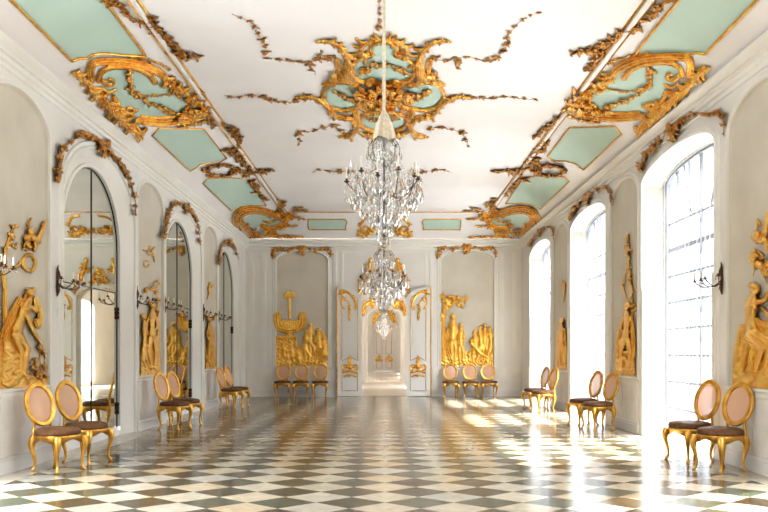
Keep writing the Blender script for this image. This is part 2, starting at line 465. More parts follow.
    def blur(s, it=1):
        for _ in range(it):
            P = np.pad(s.H, 1, mode='edge')
            s.H = (P[1:-1, 1:-1]*2+P[:-2, 1:-1]+P[2:, 1:-1]+P[1:-1, :-2]+P[1:-1, 2:])/6
    def person(s, J, r=1.0, k=1.0, lift=0.0):
        """J: joints in picture measure: head, neck, chest, hip, and limbs as lists"""
        hd, hr = J['head'], J.get('hr', 3.2*r)
        r = r*1.32
        s.cap(J['neck'], 1.5*r, hd, 1.3*r, k, lift)
        s.ell(hd, hr*0.82, hr, J.get('tilt', 0), k*1.2, lift+0.6*r)
        f = J.get('face', 1)
        s.ell((hd[0]+f*hr*0.55, hd[1]+hr*0.1), hr*0.3, hr*0.35, 0, k, lift+1.2*r)
        s.ell((hd[0]-f*hr*0.35, hd[1]-hr*0.35), hr*0.85, hr*0.8, 0, k*1.1, lift+0.9*r)
        s.cap(J['neck'], 2.6*r, J['chest'], 4.2*r, k, lift+0.3)
        s.cap(J['chest'], 4.2*r, J['waist'], 3.1*r, k, lift+0.3)
        s.cap(J['waist'], 3.1*r, J['hip'], 4.3*r, k, lift+0.3)
        for a in J.get('arms', []):
            rr = [1.9, 1.5, 1.0, 1.1]
            for i in range(len(a)-1): s.cap(a[i], rr[min(i, 3)]*r, a[i+1], rr[min(i+1, 3)]*r, k, lift+1.0*r)
        for a in J.get('legs', []):
            rr = [3.3, 2.2, 1.2, 1.1]
            for i in range(len(a)-1): s.cap(a[i], rr[min(i, 3)]*r, a[i+1], rr[min(i+1, 3)]*r, k, lift+0.8*r)
    def build(s, name, surf, m, parent=None, depth=1.0, base=0.006, ph=None, maxh=None):
        K = s.K; anyq = K[:-1, :-1] | K[1:, :-1] | K[:-1, 1:] | K[1:, 1:]
        if not anyq.any(): return None
        use = np.zeros(K.shape, bool); use[:-1, :-1] |= anyq; use[1:, :-1] |= anyq; use[:-1, 1:] |= anyq; use[1:, 1:] |= anyq
        idx = -np.ones(K.shape, int); idx[use] = np.arange(use.sum())
        P, n = surf(s.PX[use], s.PY[use]); sc = P[:, 1]/FPX
        h = np.maximum(s.H[use], 0)*sc*depth+base
        if maxh: h = np.minimum(h, maxh)
        h = np.where(K[use], h, -0.008)
        D = P-np.array([0.0, 0.0, CAMH]); dist = np.abs((D*n).sum(1))        # every point stands h proud of its surface, inside the traced outline
        V = P-D*(h/dist)[:, None]
        q = np.stack([idx[:-1, :-1][anyq], idx[:-1, 1:][anyq], idx[1:, 1:][anyq], idx[1:, :-1][anyq]], 1)
        me = bpy.data.meshes.new(name)
        me.vertices.add(len(V)); me.vertices.foreach_set('co', V.astype(np.float32).ravel())
        me.loops.add(q.size); me.loops.foreach_set('vertex_index', q.astype(np.int32).ravel())
        me.polygons.add(len(q)); me.polygons.foreach_set('loop_start', np.arange(0, q.size, 4, dtype=np.int32))
        me.polygons.foreach_set('loop_total', np.full(len(q), 4, dtype=np.int32))
        me.polygons.foreach_set('use_smooth', np.ones(len(q), bool))
        me.update(calc_edges=True); me.validate(); me.materials.append(m)
        o = bpy.data.objects.new(name, me); COL.objects.link(o)
        if parent is not None: o.parent = parent
        return o
def spline(pts, n=5):
    if len(pts) < 3: 
        a, b = pts; return [(a[0]+(b[0]-a[0])*i/n, a[1]+(b[1]-a[1])*i/n) for i in range(n+1)]
    P = [pts[0]]+list(pts)+[pts[-1]]; out = []
    for i in range(1, len(P)-2):
        p0, p1, p2, p3 = P[i-1], P[i], P[i+1], P[i+2]
        for j in range(n):
            t = j/n
            out.append(tuple(0.5*(2*p1[c]+(p2[c]-p0[c])*t+(2*p0[c]-5*p1[c]+4*p2[c]-p3[c])*t*t+(3*p1[c]-p0[c]-3*p2[c]+p3[c])*t**3) for c in (0, 1)))
    out.append(tuple(pts[-1])); return out
def surf_tube(name, surf, pts, rad, m, parent=None, closed=False, off=0.01, sub=6, smooth_path=False):
    """a gilt bead laid along a surface"""
    q = []
    if smooth_path: q = spline(list(pts)+([pts[0]] if closed else []), sub)
    else:
        n = len(pts)
        for i in range(n if closed else n-1):
            a, b = pts[i], pts[(i+1) % n]
            for j in range(sub): q.append((a[0]+(b[0]-a[0])*j/sub, a[1]+(b[1]-a[1])*j/sub))
        if not closed: q.append(pts[-1])
    if closed and smooth_path: q = q[:-1]
    P, n = surf(np.array([p[0] for p in q], float), np.array([p[1] for p in q], float))
    P = P+n*off
    mb = MB(); mb.tube([tuple(p) for p in P], rad, 6, closed)
    return mb.build(name, m, parent, True)

# ================================================================== STRUCTURE
mpL = lambda u, v, d=0: (-XW-d, u, v)
mpR = lambda u, v, d=0: (XW+d, u, v)
mpF = lambda u, v, d=0: (u, YF+d, v)
def OP(c, a, b, spring, rise): return dict(c=c, a=a, b=b, s=spring, r=rise)
def arch_v(o, u):
    q = 1-((u-o['c'])/o['a'])**2
    return o['s']+o['r']*math.sqrt(max(0, q))
def outline(o, off=0.0, N=24, boff=0.0):
    pts = [(o['c']-o['a']-off, o['b']-boff)]
    for i in range(N+1):
        t = PI-PI*i/N
        pts.append((o['c']+(o['a']+off)*math.cos(t), o['s']+(o['r']+off)*math.sin(t)))
    pts.append((o['c']+o['a']+off, o['b']-boff))
    return pts
def wall(name, mp, u0, u1, v0, v1, ops, m):
    mb = MB(); cur = u0
    for o in sorted(ops, key=lambda o: o['c']):
        a, b = o['c']-o['a'], o['c']+o['a']
        mb.add([mp(cur, v0), mp(a, v0), mp(a, v1), mp(cur, v1)], [(0, 1, 2, 3)])
        if o['b'] > v0: mb.add([mp(a, v0), mp(b, v0), mp(b, o['b']), mp(a, o['b'])], [(0, 1, 2, 3)])
        pl = outline(o)[1:-1]
        for p, q in zip(pl[:-1], pl[1:]):
            mb.add([mp(*p), mp(*q), mp(q[0], v1), mp(p[0], v1)], [(0, 1, 2, 3)])
        cur = b
    mb.add([mp(cur, v0), mp(u1, v0), mp(u1, v1), mp(cur, v1)], [(0, 1, 2, 3)])
    return struct(mb.build(name, m))
def loft(mb, mp, loops):
    """loops: list of (points, depth)"""
    for (A, da), (B, db) in zip(loops[:-1], loops[1:]):
        for i in range(len(A)-1):
            mb.add([mp(*A[i], da), mp(*A[i+1], da), mp(*B[i+1], db), mp(*B[i], db)], [(0, 1, 2, 3)])
def fill(mb, mp, pts, d):
    c = (sum(p[0] for p in pts)/len(pts), sum(p[1] for p in pts)/len(pts))
    n = len(pts); vs = [mp(*p, d) for p in pts]+[mp(*c, d)]
    mb.add(vs, [(i, (i+1) % n, n) for i in range(n)])
def moulding(mb, mp, o, prof, closed=False):
    loft(mb, mp, [(outline(o, f, boff=(f if o['b'] > 0.1 else 0)) + ([(o['c']-o['a']-f, o['b']-(f if o['b'] > 0.1 else 0))] if closed else []), -h) for f, h in prof])

# floor
mb = MB(); mb.add([(-5.2, YB, 0), (5.2, YB, 0), (5.2, YF+0.42, 0), (-5.2, YF+0.42, 0)], [(0, 1, 2, 3)])
struct(mb.build('floor', M['floor']))
# side walls
opsL = [OP(c, 1.76, 0.0, 3.55, 0.92) for c in MIR]
opsR = [OP(c, 1.68, 0.0, 4.18, 0.30) for c in WIN]
panL = [OP(c, 0.93, 0.97, 4.12, 0.42) for c in PANL]
panR = [OP(c, 0.93, 0.97, 4.12, 0.42) for c in PANR]
wall('wall_left', mpL, YB, YF, 0, ZW+0.05, opsL+panL, M['plaster'])
wall('wall_right', mpR, YB, YF, 0, ZW+0.05, opsR+panR, M['plaster'])
doorF = OP(0.0, 0.72, 0.0, 3.02, 0.42)
panF = [OP(-2.60, 0.82, 0.95, 4.30, 0.32), OP(2.645, 0.84, 0.95, 4.30, 0.32)]
wall('wall_far', mpF, -XW, XW, 0, ZW+0.05, [doorF]+panF, M['plaster'])
mb = MB(); mb.add([(-XW, YB, 0), (XW, YB, 0), (XW, YB, ZC), (-XW, YB, ZC)], [(0, 1, 2, 3)])
struct(mb.build('wall_back', M['panel']))

# recessed stucco fields and their frames
for mp, pans, nm in ((mpL, panL, 'left'), (mpR, panR, 'right'), (mpF, panF, 'far')):
    for o in pans:
        mb = MB()
        loft(mb, mp, [(outline(o)+[outline(o)[0]], 0), (outline(o, -0.03, boff=-0.03)+[outline(o, -0.03, boff=-0.03)[0]], 0.03)])
        fill(mb, mp, outline(o, -0.03, boff=-0.03), 0.03)
        struct(mb.build('wall_panel_field', M['panel']))
        mb = MB(); moulding(mb, mp, o, [(-0.005, 0), (0.0, 0.03), (0.03, 0.035), (0.05, 0.015), (0.09, 0.02), (0.11, 0.0)], True)
        struct(mb.build('trim_panel_frame', M['plaster_white'], None, True))
# mirror bays: splayed white reveal, frame
for i, o in enumerate(opsL):
    inn = OP(o['c']-0.12, 1.34, 0.14, 3.06, 1.15)
    mb = MB(); A = outline(o); C_ = outline(inn, 0.06); C_[0] = (C_[0][0], 0.0); C_[-1] = (C_[-1][0], 0.0)
    B = [(p[0]*0.5+q[0]*0.5, p[1]*0.5+q[1]*0.5) for p, q in zip(A, C_)]
    loft(mb, mpL, [(A, 0), (B, 0.05), (C_, 0.12), (C_, 0.085), (outline(inn, 0.01), 0.085), (outline(inn, 0.0), 0.15)])
    mb.add([mpL(o['c']-1.5, 0, 0.11), mpL(o['c']+1.3, 0, 0.11), mpL(o['c']+1.3, 0.14, 0.11), mpL(o['c']-1.5, 0.14, 0.11),
            mpL(o['c']-1.5, 0.14, 0.16), mpL(o['c']+1.3, 0.14, 0.16)], [(0, 1, 2, 3), (3, 2, 5, 4)])
    struct(mb.build('trim_mirror_reveal', M['plaster_white'], None, False))
    mb = MB(); moulding(mb, mpL, o, [(-0.004, -0.01), (0.0, 0.03), (0.035, 0.04), (0.06, 0.02), (0.11, 0.025), (0.13, 0.0)])
    struct(mb.build('trim_mirror_arch', M['plaster_white'], None, True))
# window bays
for i, o in enumerate(opsR):
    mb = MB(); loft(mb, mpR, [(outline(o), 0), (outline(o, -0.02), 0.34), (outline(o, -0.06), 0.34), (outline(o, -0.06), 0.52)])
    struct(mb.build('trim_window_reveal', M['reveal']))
    mb = MB(); moulding(mb, mpR, o, [(-0.004, -0.01), (0.0, 0.03), (0.035, 0.04), (0.06, 0.02), (0.11, 0.025), (0.13, 0.0)])
    struct(mb.build('trim_window_arch', M['plaster_white'], None, True))
    # casement with glazing bars
    c, a = o['c'], 1.62; x = XW+0.40
    mb = MB(); oo = OP(c, a, 0.04, 4.18, 0.26)
    loft(mb, mpR, [(outline(oo), 0.36), (outline(oo, -0.06), 0.36), (outline(oo, -0.06), 0.44)])
    def vbar(u, wd):
        top = arch_v(oo, u); mb.box(x-0.012, x+0.012, u-wd, u+wd, 0.04, top)
    for k in (-2, -1, 1, 2): vbar(c+k*a/3.0, 0.02)
    vbar(c, 0.055)
    for k in range(1, 10):
        z = 0.04+k*0.435; wd = 0.035 if k in (7,) else 0.018
        if k == 9: continue
        mb.box(x-0.012, x+0.012, c-a, c+a, z-wd, z+wd)
    for sg in (-1, 1):       # fan bars in the arch
        for q in (0.35, 0.7):
            p0 = (c+sg*0.25*a, 3.55); p1 = (c+sg*a*(0.25+0.7*q), arch_v(oo, c+sg*a*(0.25+0.7*q)))
            mb.tube([(x, p0[0], p0[1]), (x, p1[0], p1[1])], 0.014, 6)
    f = mb.build('window_%d' % (i+1), M['frame_grey']); struct(f)
    mg = MB(); fill(mg, mpR, outline(oo, -0.01), 0.402)
    mg.build('pane', M['glass'], f)

# dado, baseboards, pier strips
def piers(ops, lo, hi):
    out = []; cur = lo
    for o in ops: out.append((cur, o['c']-o['a'])); cur = o['c']+o['a']
    out.append((cur, hi)); return out
def ubox(mb, mp, u0, u1, d0, d1, v0, v1):
    vs = [mp(u, v, d) for u in (u0, u1) for d in (d0, d1) for v in (v0, v1)]
    mb.add(vs, [(0, 1, 3, 2), (4, 6, 7, 5), (0, 4, 5, 1), (2, 3, 7, 6), (0, 2, 6, 4), (1, 5, 7, 3)])
for nm, mp, ops in (('left', mpL, opsL), ('right', mpR, opsR), ('far', mpF, [OP(0, 1.50, 0, 3, 1)])):
    lo, hi = (-XW+.02, XW-.02) if nm == 'far' else (YB, YF)
    b = MB(); d = MB(); t = MB()
    for (a, c) in piers(ops, lo, hi):
        if nm != 'far': a, c = a+0.14, c-0.14
        ubox(b, mp, a, c, -0.06, 0.0, 0, 0.15); ubox(b, mp, a, c, -0.045, 0.0, 0.15, 0.19)
        e = 0.12 if nm != 'far' else 0.02
        ubox(d, mp, a+e, c-e, -0.012, 0.0, 0.19, 0.86)
        # block joints: two courses of panels
        n = max(1, round((c-a-2*e)/1.25)); wd = (c-a-2*e)/n
        for k in range(n):
            for (v0, v1) in ((0.22, 0.50), (0.53, 0.83)):
                ubox(d, mp, a+e+k*wd+0.012, a+e+(k+1)*wd-0.012, -0.020, -0.012, v0, v1)
        ubox(t, mp, a+e, c-e, -0.03, 0.0, 0.86, 0.885); ubox(t, mp, a+e, c-e, -0.018, 0.0, 0.885, 0.94)
    struct(b.build('baseboard_'+nm, M['plaster'])); struct(d.build('trim_dado_'+nm, M['dado'])); struct(t.build('trim_rail_'+nm, M['plaster_white']))
# far wall pilaster strips and overdoor frame
t = MB()
for px0, px1 in ((250, 254), (262, 266), (333.5, 336.5), (430, 433), (500, 504), (512, 516)):
    ubox(t, mpF, (px0-384)/31.57, (px1-384)/31.57, -0.025, 0, 0.94, 4.55)
for px0, px1, y0, y1 in ((341, 427, 251, 253.5), (341, 343.5, 253, 288), (424.5, 427, 253, 288), (268, 334, 246.5, 248), (433, 502, 246.5, 248)):
    ubox(t, mpF, (px0-384)/31.57, (px1-384)/31.57, -0.02, 0, 1.4+(352-y1)/31.57, 1.4+(352-y0)/31.57)
struct(t.build('trim_far_strips', M['plaster_white']))
# cornice, mitred round the room
def run(prof, xl, xr, yf, name, m, smooth=False):
    mb = MB(); n = len(prof); vs = []
    for p, z in prof: vs += [(-xl+p, YB, z), (-xl+p, yf-p, z), (xr-p, yf-p, z), (xr-p, YB, z)]
    fs = []
    for i in range(n-1):
        for k in range(3): fs.append((i*4+k, i*4+k+1, (i+1)*4+k+1, (i+1)*4+k))
    mb.add(vs, fs); return mb.build(name, m, None, smooth)
struct(run([(0, 4.66), (0.02, 4.67), (0.02, 4.72), (0.05, 4.74), (0.05, 4.79), (0.09, 4.80), (0.09, 4.825), (0.055, 4.83), (0.055, 4.845), (0.13, 4.90), (0.15, 4.915), (0.15, 4.945), (0.12, 4.965), (0.07, 4.972)], XW, XW, YF, 'trim_cornice', M['plaster_white']))
# ceiling with its coves
xs = np.concatenate([np.linspace(-XW+0.05, -XCL, 26), np.linspace(-XCL, XCR, 9)[1:-1], np.linspace(XCR, XW-0.05, 26)])
ys = np.concatenate([np.linspace(YB, YC-3, 20), np.linspace(YC-3, YC, 8)[1:-1], np.linspace(YC, YF-0.05, 30)])
X, Y = np.meshgrid(xs, ys); Z = ceil_z(X, Y)
vs = list(zip(X.ravel(), Y.ravel(), Z.ravel())); nx = len(xs)
fs = [(j*nx+i, (j+1)*nx+i, (j+1)*nx+i+1, j*nx+i+1) for j in range(len(ys)-1) for i in range(nx-1)]
struct(link('ceiling', vs, fs, M['ceiling'], None, True))
# edge of the flat ceiling: plaster band between two gilt rods
def edge(p0, p1, z0, z1, name, m):
    struct(run([(p0, ZC), (p0, z0), (p0+0.02, z1), (p1-0.02, z1), (p1, z0), (p1, ZC)], XCL, XCR, YC, name, m))
edge(-0.035, 0.045, ZC-0.03, ZC-0.045, 'trim_ceiling_band', M['ceiling'])
edge(-0.075, -0.035, ZC-0.02, ZC-0.04, 'trim_ceiling_gilt_outer', M['gold'])
edge(0.045, 0.08, ZC-0.01, ZC-0.03, 'trim_ceiling_gilt_inner', M['gold'])

# rooms beyond the open door
def far_room(y0, y1, hw, zc, name, openings, endop, floor_m):
    mb = MB(); mb.add([(-hw, y0, 0), (hw+1, y0, 0), (hw+1, y1+0.42, 0), (-hw, y1+0.42, 0)], [(0, 1, 2, 3)]); struct(mb.build('floor_'+name, floor_m))
    mb = MB(); mb.add([(-hw, y0, zc), (hw, y0, zc), (hw, y1, zc), (-hw, y1, zc)], [(0, 1, 2, 3)]); struct(mb.build('ceiling_'+name, M['ceiling']))
    mb = MB(); mb.add([(-hw, y0, 0), (-hw, y1, 0), (-hw, y1, zc), (-hw, y0, zc)], [(0, 1, 2, 3)]); struct(mb.build('wall_left_'+name, M['plaster']))
    mp = lambda u, v, d=0: (hw+d, u, v)
    ops = [OP(c, 1.2, 0.2, 3.2, 0.3) for c in openings]
    wall('wall_right_'+name, mp, y0, y1, 0, zc, ops, M['plaster'])
    mb = MB()
    for o in ops: loft(mb, mp, [(outline(o), 0), (outline(o), 0.25)])
    struct(mb.build('trim_window_reveal_'+name, M['plaster_white']))
    mpE = lambda u, v, d=0: (u, y1+d, v)
    wall('wall_end_'+name, mpE, -hw, hw, 0, zc, [endop], M['plaster'])
    mb = MB(); moulding(mb, mpE, endop, [(-0.004, 0), (0.0, 0.05), (0.06, 0.05), (0.14, 0.02), (0.16, 0.0)]); loft(mb, mpE, [(outline(endop), 0), (outline(endop), 0.4)])
    struct(mb.build('trim_doorcase_'+name, M['plaster_white']))
mb = MB(); loft(mb, mpF, [(outline(doorF), 0), (outline(doorF), 0.41)])
moulding(mb, mpF, doorF, [(-0.004, 0), (0.0, 0.05), (0.10, 0.05), (0.14, 0.02), (0.18, 0.0)])
struct(mb.build('trim_doorcase', M['plaster_white']))
mb = MB(); mb.add([(-3.2, YF+.41, 0), (-.72, YF+.41, 0), (-.72, YF+.41, 5), (-3.2, YF+.41, 5)], [(0, 1, 2, 3)])
mb.add([(.72, YF+.41, 0), (3.2, YF+.41, 0), (3.2, YF+.41, 5), (.72, YF+.41, 5)], [(0, 1, 2, 3)])
mb.add([(-.72, YF+.41, 3.4), (.72, YF+.41, 3.4), (.72, YF+.41, 5), (-.72, YF+.41, 5)], [(0, 1, 2, 3)])
struct(mb.build('wall_near_antechamber', M['plaster']))
far_room(YF+0.42, 41.4, 3.1, 5.0, 'antechamber', (36.5,), OP(0, 0.76, 0, 3.0, 0.42), M['wood_floor'])
far_room(41.82, 66, 3.1, 5.2, 'second_room', (50, 58), OP(0, 0.66, 0, 3.3, 0.42), M['floor'])
# closed double door at the very end
mb = MB()
for sg in (-1, 1):
    mb.box(min(0.005*sg, 0.66*sg), max(0.005*sg, 0.66*sg), 66.1, 66.16, 0.01, 3.35)
mb.box(-0.66, 0.66, 66.14, 66.2, 0.01, 3.8)
for sg in (-1, 1):
    for z0, z1 in ((0.15, 0.95), (1.15, 3.3)):
        for q in (0.12, 0.54): mb.box(min(sg*q, sg*(q+.03)), max(sg*q, sg*(q+.03)), 66.07, 66.1, z0, z1)
        for z in (z0, z1): mb.box(min(sg*.12, sg*.57), max(sg*.12, sg*.57), 66.07, 66.1, z-.015, z+.015)
d2 = struct(mb.build('door_2', M['paint_white']))
for sg in (-1, 1):
    q_ = [(384+sg*2, 368), (384+sg*7.5, 368), (384+sg*7.5, 357), (384+sg*2, 357)]; surf_tube('gilt_beading', s_far(66.06), q_, 0.02, M['gold'], d2, True, 0.0, 3)
    q_ = [(384+sg*2, 354), (384+sg*7.5, 354), (384+sg*7.5, 329), (384+sg*2, 326)]; surf_tube('gilt_beading', s_far(66.06), q_, 0.02, M['gold'], d2, True, 0.0, 3)
r = Relief(366, 305, 402, 372)
for sg in (1, -1):
    q = lambda x, y: (384+sg*(x-384), y)
    r.acanth([q(374, 322), q(378, 315), q(384, 310)], 1.8, 2.6, 5); r.path([q(371, 326), q(373, 318), q(376, 314)], 1.2, 2.0, groove=2)
    r.cluster(*q(379, 359), 1.8, 7, 1.6); r.leaf(*q(379, 360), -PI/2, 5, 1.0); r.leaf(*q(379, 361), -0.3, 4, .9); r.leaf(*q(379, 361), PI+.3, 4, .9)
    r.cluster(*q(376, 328), 1.2, 5, 1.4)
r.build('door_ornament', s_far(66.06), M['gold'], d2)
# gilded surround over the second doorway
r = Relief(358, 285, 410, 330)
for sg in (1, -1):
    q = lambda x, y: (384+sg*(x-384), y)
    r.acanth([q(363, 315), q(364, 306), q(370, 302), q(374, 306)], 1.8, 1.4, 5); r.cluster(*q(365, 308), 2.2, 8, 1.8)
    r.scroll(q(372, 305), 3.4, 0.8, 200, 520*sg, 1.0, .6); r.path([q(364, 306), q(373, 300), q(384, 297)], 1.4, 1.4, groove=2)
o = r.build('overdoor_ornament', s_far(41.36), M['gold'])
tag(o, 'gilded ornament round the second doorway, seen through the open door', 'ornament')

# open door leaves, folded back against the far wall
def leaf_door(sg, n):
    # sg -1: left leaf; tall stile outside, low hinge stile inside
    xi, xo = 0.70*sg, 1.46*sg
    y0, y1 = YF-0.13, YF-0.08
    N = 16; top = []
    for i in range(N+1):
        t = i/N; x = xo+(xi-xo)*t
        z = 3.02+0.45*math.sqrt(max(0, 1-(t*0.97)**2.2)) - 0.02
        top.append((x, z))
    mb = MB(); ring = [(xo, 0.02)]+top+[(xi, 0.02)]
    n_ = len(ring); vs = [(x, y0, z) for x, z in ring]+[(x, y1, z) for x, z in ring]
    mb.add(vs, [tuple(range(n_)), tuple(range(2*n_-1, n_-1, -1))]+[(i, (i+1) % n_, n_+(i+1) % n_, n_+i) for i in range(n_)])
    dr = struct(mb.build('door_%d' % n, M['paint_white']))
    sf = s_far(y0)
    q = lambda x, y: (384+(-sg)*(x-384), y)      # traced on the left leaf
    sc = FPX/y0; P = lambda X, Z: (384+X*sc, 352-(Z-1.4)*sc)
    def rod(pts, closed, r_=0.012, nm='gilt_beading'):
        surf_tube(nm, sf, pts, r_, M['gold'], dr, closed, 0.004, 5)
    a, b = abs(xi)+0.13, abs(xo)-0.14
    rod([P(sg*a, 0.18), P(sg*b, 0.18), P(sg*b, 0.95), P(sg*(a+b)/2, 0.88), P(sg*a, 0.95)], True)
    arc = [P(sg*(b+(a-b)*t), 3.02+0.30*math.sqrt(max(0, 1-(t*.95)**2))-0.05) for t in [k/8 for k in range(9)]]
    rod([P(sg*a, 1.12), P(sg*(a+b)/2, 1.25), P(sg*b, 1.12)]+arc, True)
    mb = MB(); mb.box(min(xo, xo+sg*.035), max(xo, xo+sg*.035), y0-0.01, y1, 0.02, 3.47); mb.build('gilt_edge', M['gold'], dr)
    r = Relief(334, 284, 434, 400, 0.4, seed=5)
    # upper rocaille
    r.path([q(341, 291), q(346, 291.5), q(352, 296), q(355.5, 303), q(356, 309)], 1.3, 1.0, groove=2)
    r.acanth([q(341, 290), q(343, 297), q(348, 302), q(350, 308)], 1.2, 1.0, 5, L=1.5)
    r.path([q(342.5, 296), q(341.5, 303), q(344, 309)], .9, .7); r.cluster(*q(349, 309), 1.6, 8, 1.8); r.leaf(*q(349.5, 310), PI/2, 11, 1.2)
    r.cluster(*q(355, 308), 1.3, 5, 1.6)
    # lower palmette
    r.scroll(q(345, 367), 3.4, 1.0, 90, -250 if sg > 0 else 430, .9, .6); r.scroll(q(355, 367), 3.4, 1.0, 90, 430 if sg > 0 else -250, .9, .6)
    r.ell(q(350, 367), 2.2, 2.8); r.leaf(*q(350, 366), -PI/2, 11, 1.5); r.cluster(*q(350, 364), 2.0, 8, 1.7)
    r.path([q(343, 372.5), q(350, 371), q(357, 372.5)], 1.0, 1.0); r.path([q(344, 376.5), q(350, 374.8), q(356, 376.5)], .8, .8); r.cluster(*q(350, 375), 1.5, 5, 1.4)
    r.build('door_ornament', sf, M['gold'], dr, depth=1.0)
leaf_door(-1, 1); leaf_door(1, 3)
mb = MB(); mb.lathe([(0.001, 0), (0.02, 0.003), (0.025, 0.02), (0.015, 0.04), (0.001, 0.045)], 12); 

# ================================================================== MIRRORS, CURTAINS, SHUTTERS
where = {2: 'nearest the camera', 3: 'middle of the three', 4: 'next to the far wall'}
for i in (2, 3, 4):
    c = MIR[i]
    t = thing('mirror', 'tall arched mirror with dark bars on the left wall, %s' % where[i], 'mirror', (-XW-0.12, c, 0.16), 0, 'arched mirrors along the left wall')
    def loc(o):
        o.matrix_parent_inverse = t.matrix_basis.inverted() if False else Matrix.Translation((XW+0.12, -c, -0.16)); return o
    g = c-0.12; inn = OP(g, 1.34, 0.14, 3.06, 1.15)
    mb = MB(); fill(mb, mpL, outline(inn, 0.0), 0.135); loc(mb.build('mirror_glass', M['mirror'], t))
    x = -XW-0.13
    mb = MB(); mb.box(x-0.005, x+0.006, g-0.008, g+0.008, 0.14, 4.20); loc(mb.build('vertical_bar', M['iron'], t))
    mb = MB(); mb.box(x-0.005, x+0.008, g-1.33, g+1.33, 2.38, 2.395); loc(mb.build('cross_bar', M['iron'], t))
    mb = MB(); loft(mb, mpL, [(outline(inn, 0.002), 0.135), (outline(inn, 0.0), 0.125), (outline(inn, -0.014), 0.125), (outline(inn, -0.014), 0.135)])
    loc(mb.build('edge_frame', M['iron'], t))
    for z in (0.35, 1.95):
        mb = MB(); mb.box(x, x+0.025, g+1.315, g+1.34, z, z+0.20)
        for k in range(3): mb.lathe([(0.001, 0), (0.012, 0.003), (0.012, 0.055), (0.001, 0.058)], 10, (x+0.025, g+1.33, z+0.005+k*0.067))
        loc(mb.build('hinge', M['bronze'], t))
for i in (1, 2, 3, 4):
    c = WIN[i-1]; o = OP(c, 1.57, 0.02, 4.16, 0.26)
    nm = {0: 'window beside the camera', 1: 'first window, outside the frame', 2: 'window nearest the camera', 3: 'middle window', 4: 'window nearest the far wall'}[i]
    t = thing('sheer_curtain', 'white sheer curtain in folds over the %s' % nm, 'curtain', (XW+0.26, c, 0.02), 0, 'sheer curtains on the right wall')
    rg = random.Random(i); us = np.linspace(c-1.58, c+1.58, 420)
    ph = np.cumsum([0.0]+[0.30+0.22*rg.random() for _ in us[1:]])*0.9
    def top(u): return arch_v(o, min(max(u, c-1.569), c+1.569))
    vs = []; fs = []; R = 7
    for k, u in enumerate(us):
        for j in range(R):
            z = 0.03+(top(u)-0.03)*j/(R-1)
            vs.append((-0.0+0.026*math.sin(ph[k]*0.75+0.3*math.sin(z*1.1+u)) , u-c+0.008*math.cos(ph[k]*0.75), z-0.02))
    for k in range(len(us)-1):
        for j in range(R-1): fs.append((k*R+j, (k+1)*R+j, (k+1)*R+j+1, k*R+j+1))
    link('drapery', vs, fs, M['sheer'], t, True)
    mb = MB(); mb.tube([(0.0, u, top(u+c)-0.025) for u in np.linspace(-1.57, 1.57, 30)], 0.010, 6); mb.build('curtain_rod', M['plastic'], t)
    if i < 2: continue
    for sg, wd_ in ((1, 'far'), (-1, 'near')):
        y0, y1 = (c+1.68-0.075, c+1.68-0.012) if sg > 0 else (c-1.68+0.012, c-1.68+0.075)
        mb = MB(); mb.box(XW-0.03, XW+0.25, y0, y1, 0.005, 2.46)
        q = mb.build('window_shutter', M['paint_white'])
        mb = MB(); yy = y0-0.006 if sg > 0 else y1
        for (z0, z1) in ((0.12, 1.15), (1.27, 2.36)):
            mb.box(XW+0.02, XW+0.20, yy, yy+0.006, z0, z1)
        mb.build('raised_panel', M['paint_white'], q)
        tag(q, 'white folded shutter in the %s reveal of the %s' % (wd_, nm), 'shutter', 'folded shutters in the window reveals')

# ================================================================== WALL RELIEFS
def flip(pts, f): return [f(*p) for p in pts]
sL = s_left(-0.03); sR = s_right(-0.03); sFp = s_far(YF+0.03)
GR = 'gilded figure reliefs in the wall panels'
# --- left wall, nearest: seated bather, cherub, tree
r = Relief(-12, 212, 54, 398, 0.5, 11)
r.poly([(-8, 336), (8, 334), (13, 340), (16, 352), (22, 366), (30, 376), (44, 378), (51.5, 380), (50.5, 386.5), (-8, 396)], 1.4, 0.4, 0.5)
r.path([(9, 345), (5, 318), (5, 290), (3.5, 272), (5, 256), (8, 243), (11.5, 233), (15, 225)], 3.2, 1.0, groove=3)
for p in ((15, 226), (11, 232), (8.5, 243), (14.5, 245), (6, 252), (13, 238), (4, 262)): r.cluster(p[0], p[1], 1.8, 6, 2.6, fl=0.1)
r.path([(5, 264), (9, 269), (15, 269), (21, 262), (24, 258)], 1.3, 1.6, groove=2)
r.scroll((29.5, 263), 6.0, 6.0, -60, 300, 2.0, 2.0, asp=1.35)
# cherub
r.ell((31, 231.5), 3.6, 4.2, 0, 1.3, 1.0); r.ell((27.5, 238), 4.2, 4.5, 0, 1.0); r.cap((34, 238), 3.4, (39, 241), 3.0, 1.1, 1.0)
r.cap((38, 240), 3.0, (42, 231), 2.4, 1.1, 1.2); r.cap((42, 231), 2.2, (45.5, 222), 1.5, 1.0, 1.2); r.cap((36, 243), 2.4, (35, 250), 1.6, 1, 1.4)
r.cap((31, 236), 1.8, (24, 246), 1.2, 1, 1.8); r.cap((29, 225), 1.7, (31, 219), 1.0, 1, .6); r.path([(42, 225), (46.5, 221), (49, 224)], 1.3, .9)
r.cluster(29, 246, 4, 10, 3)
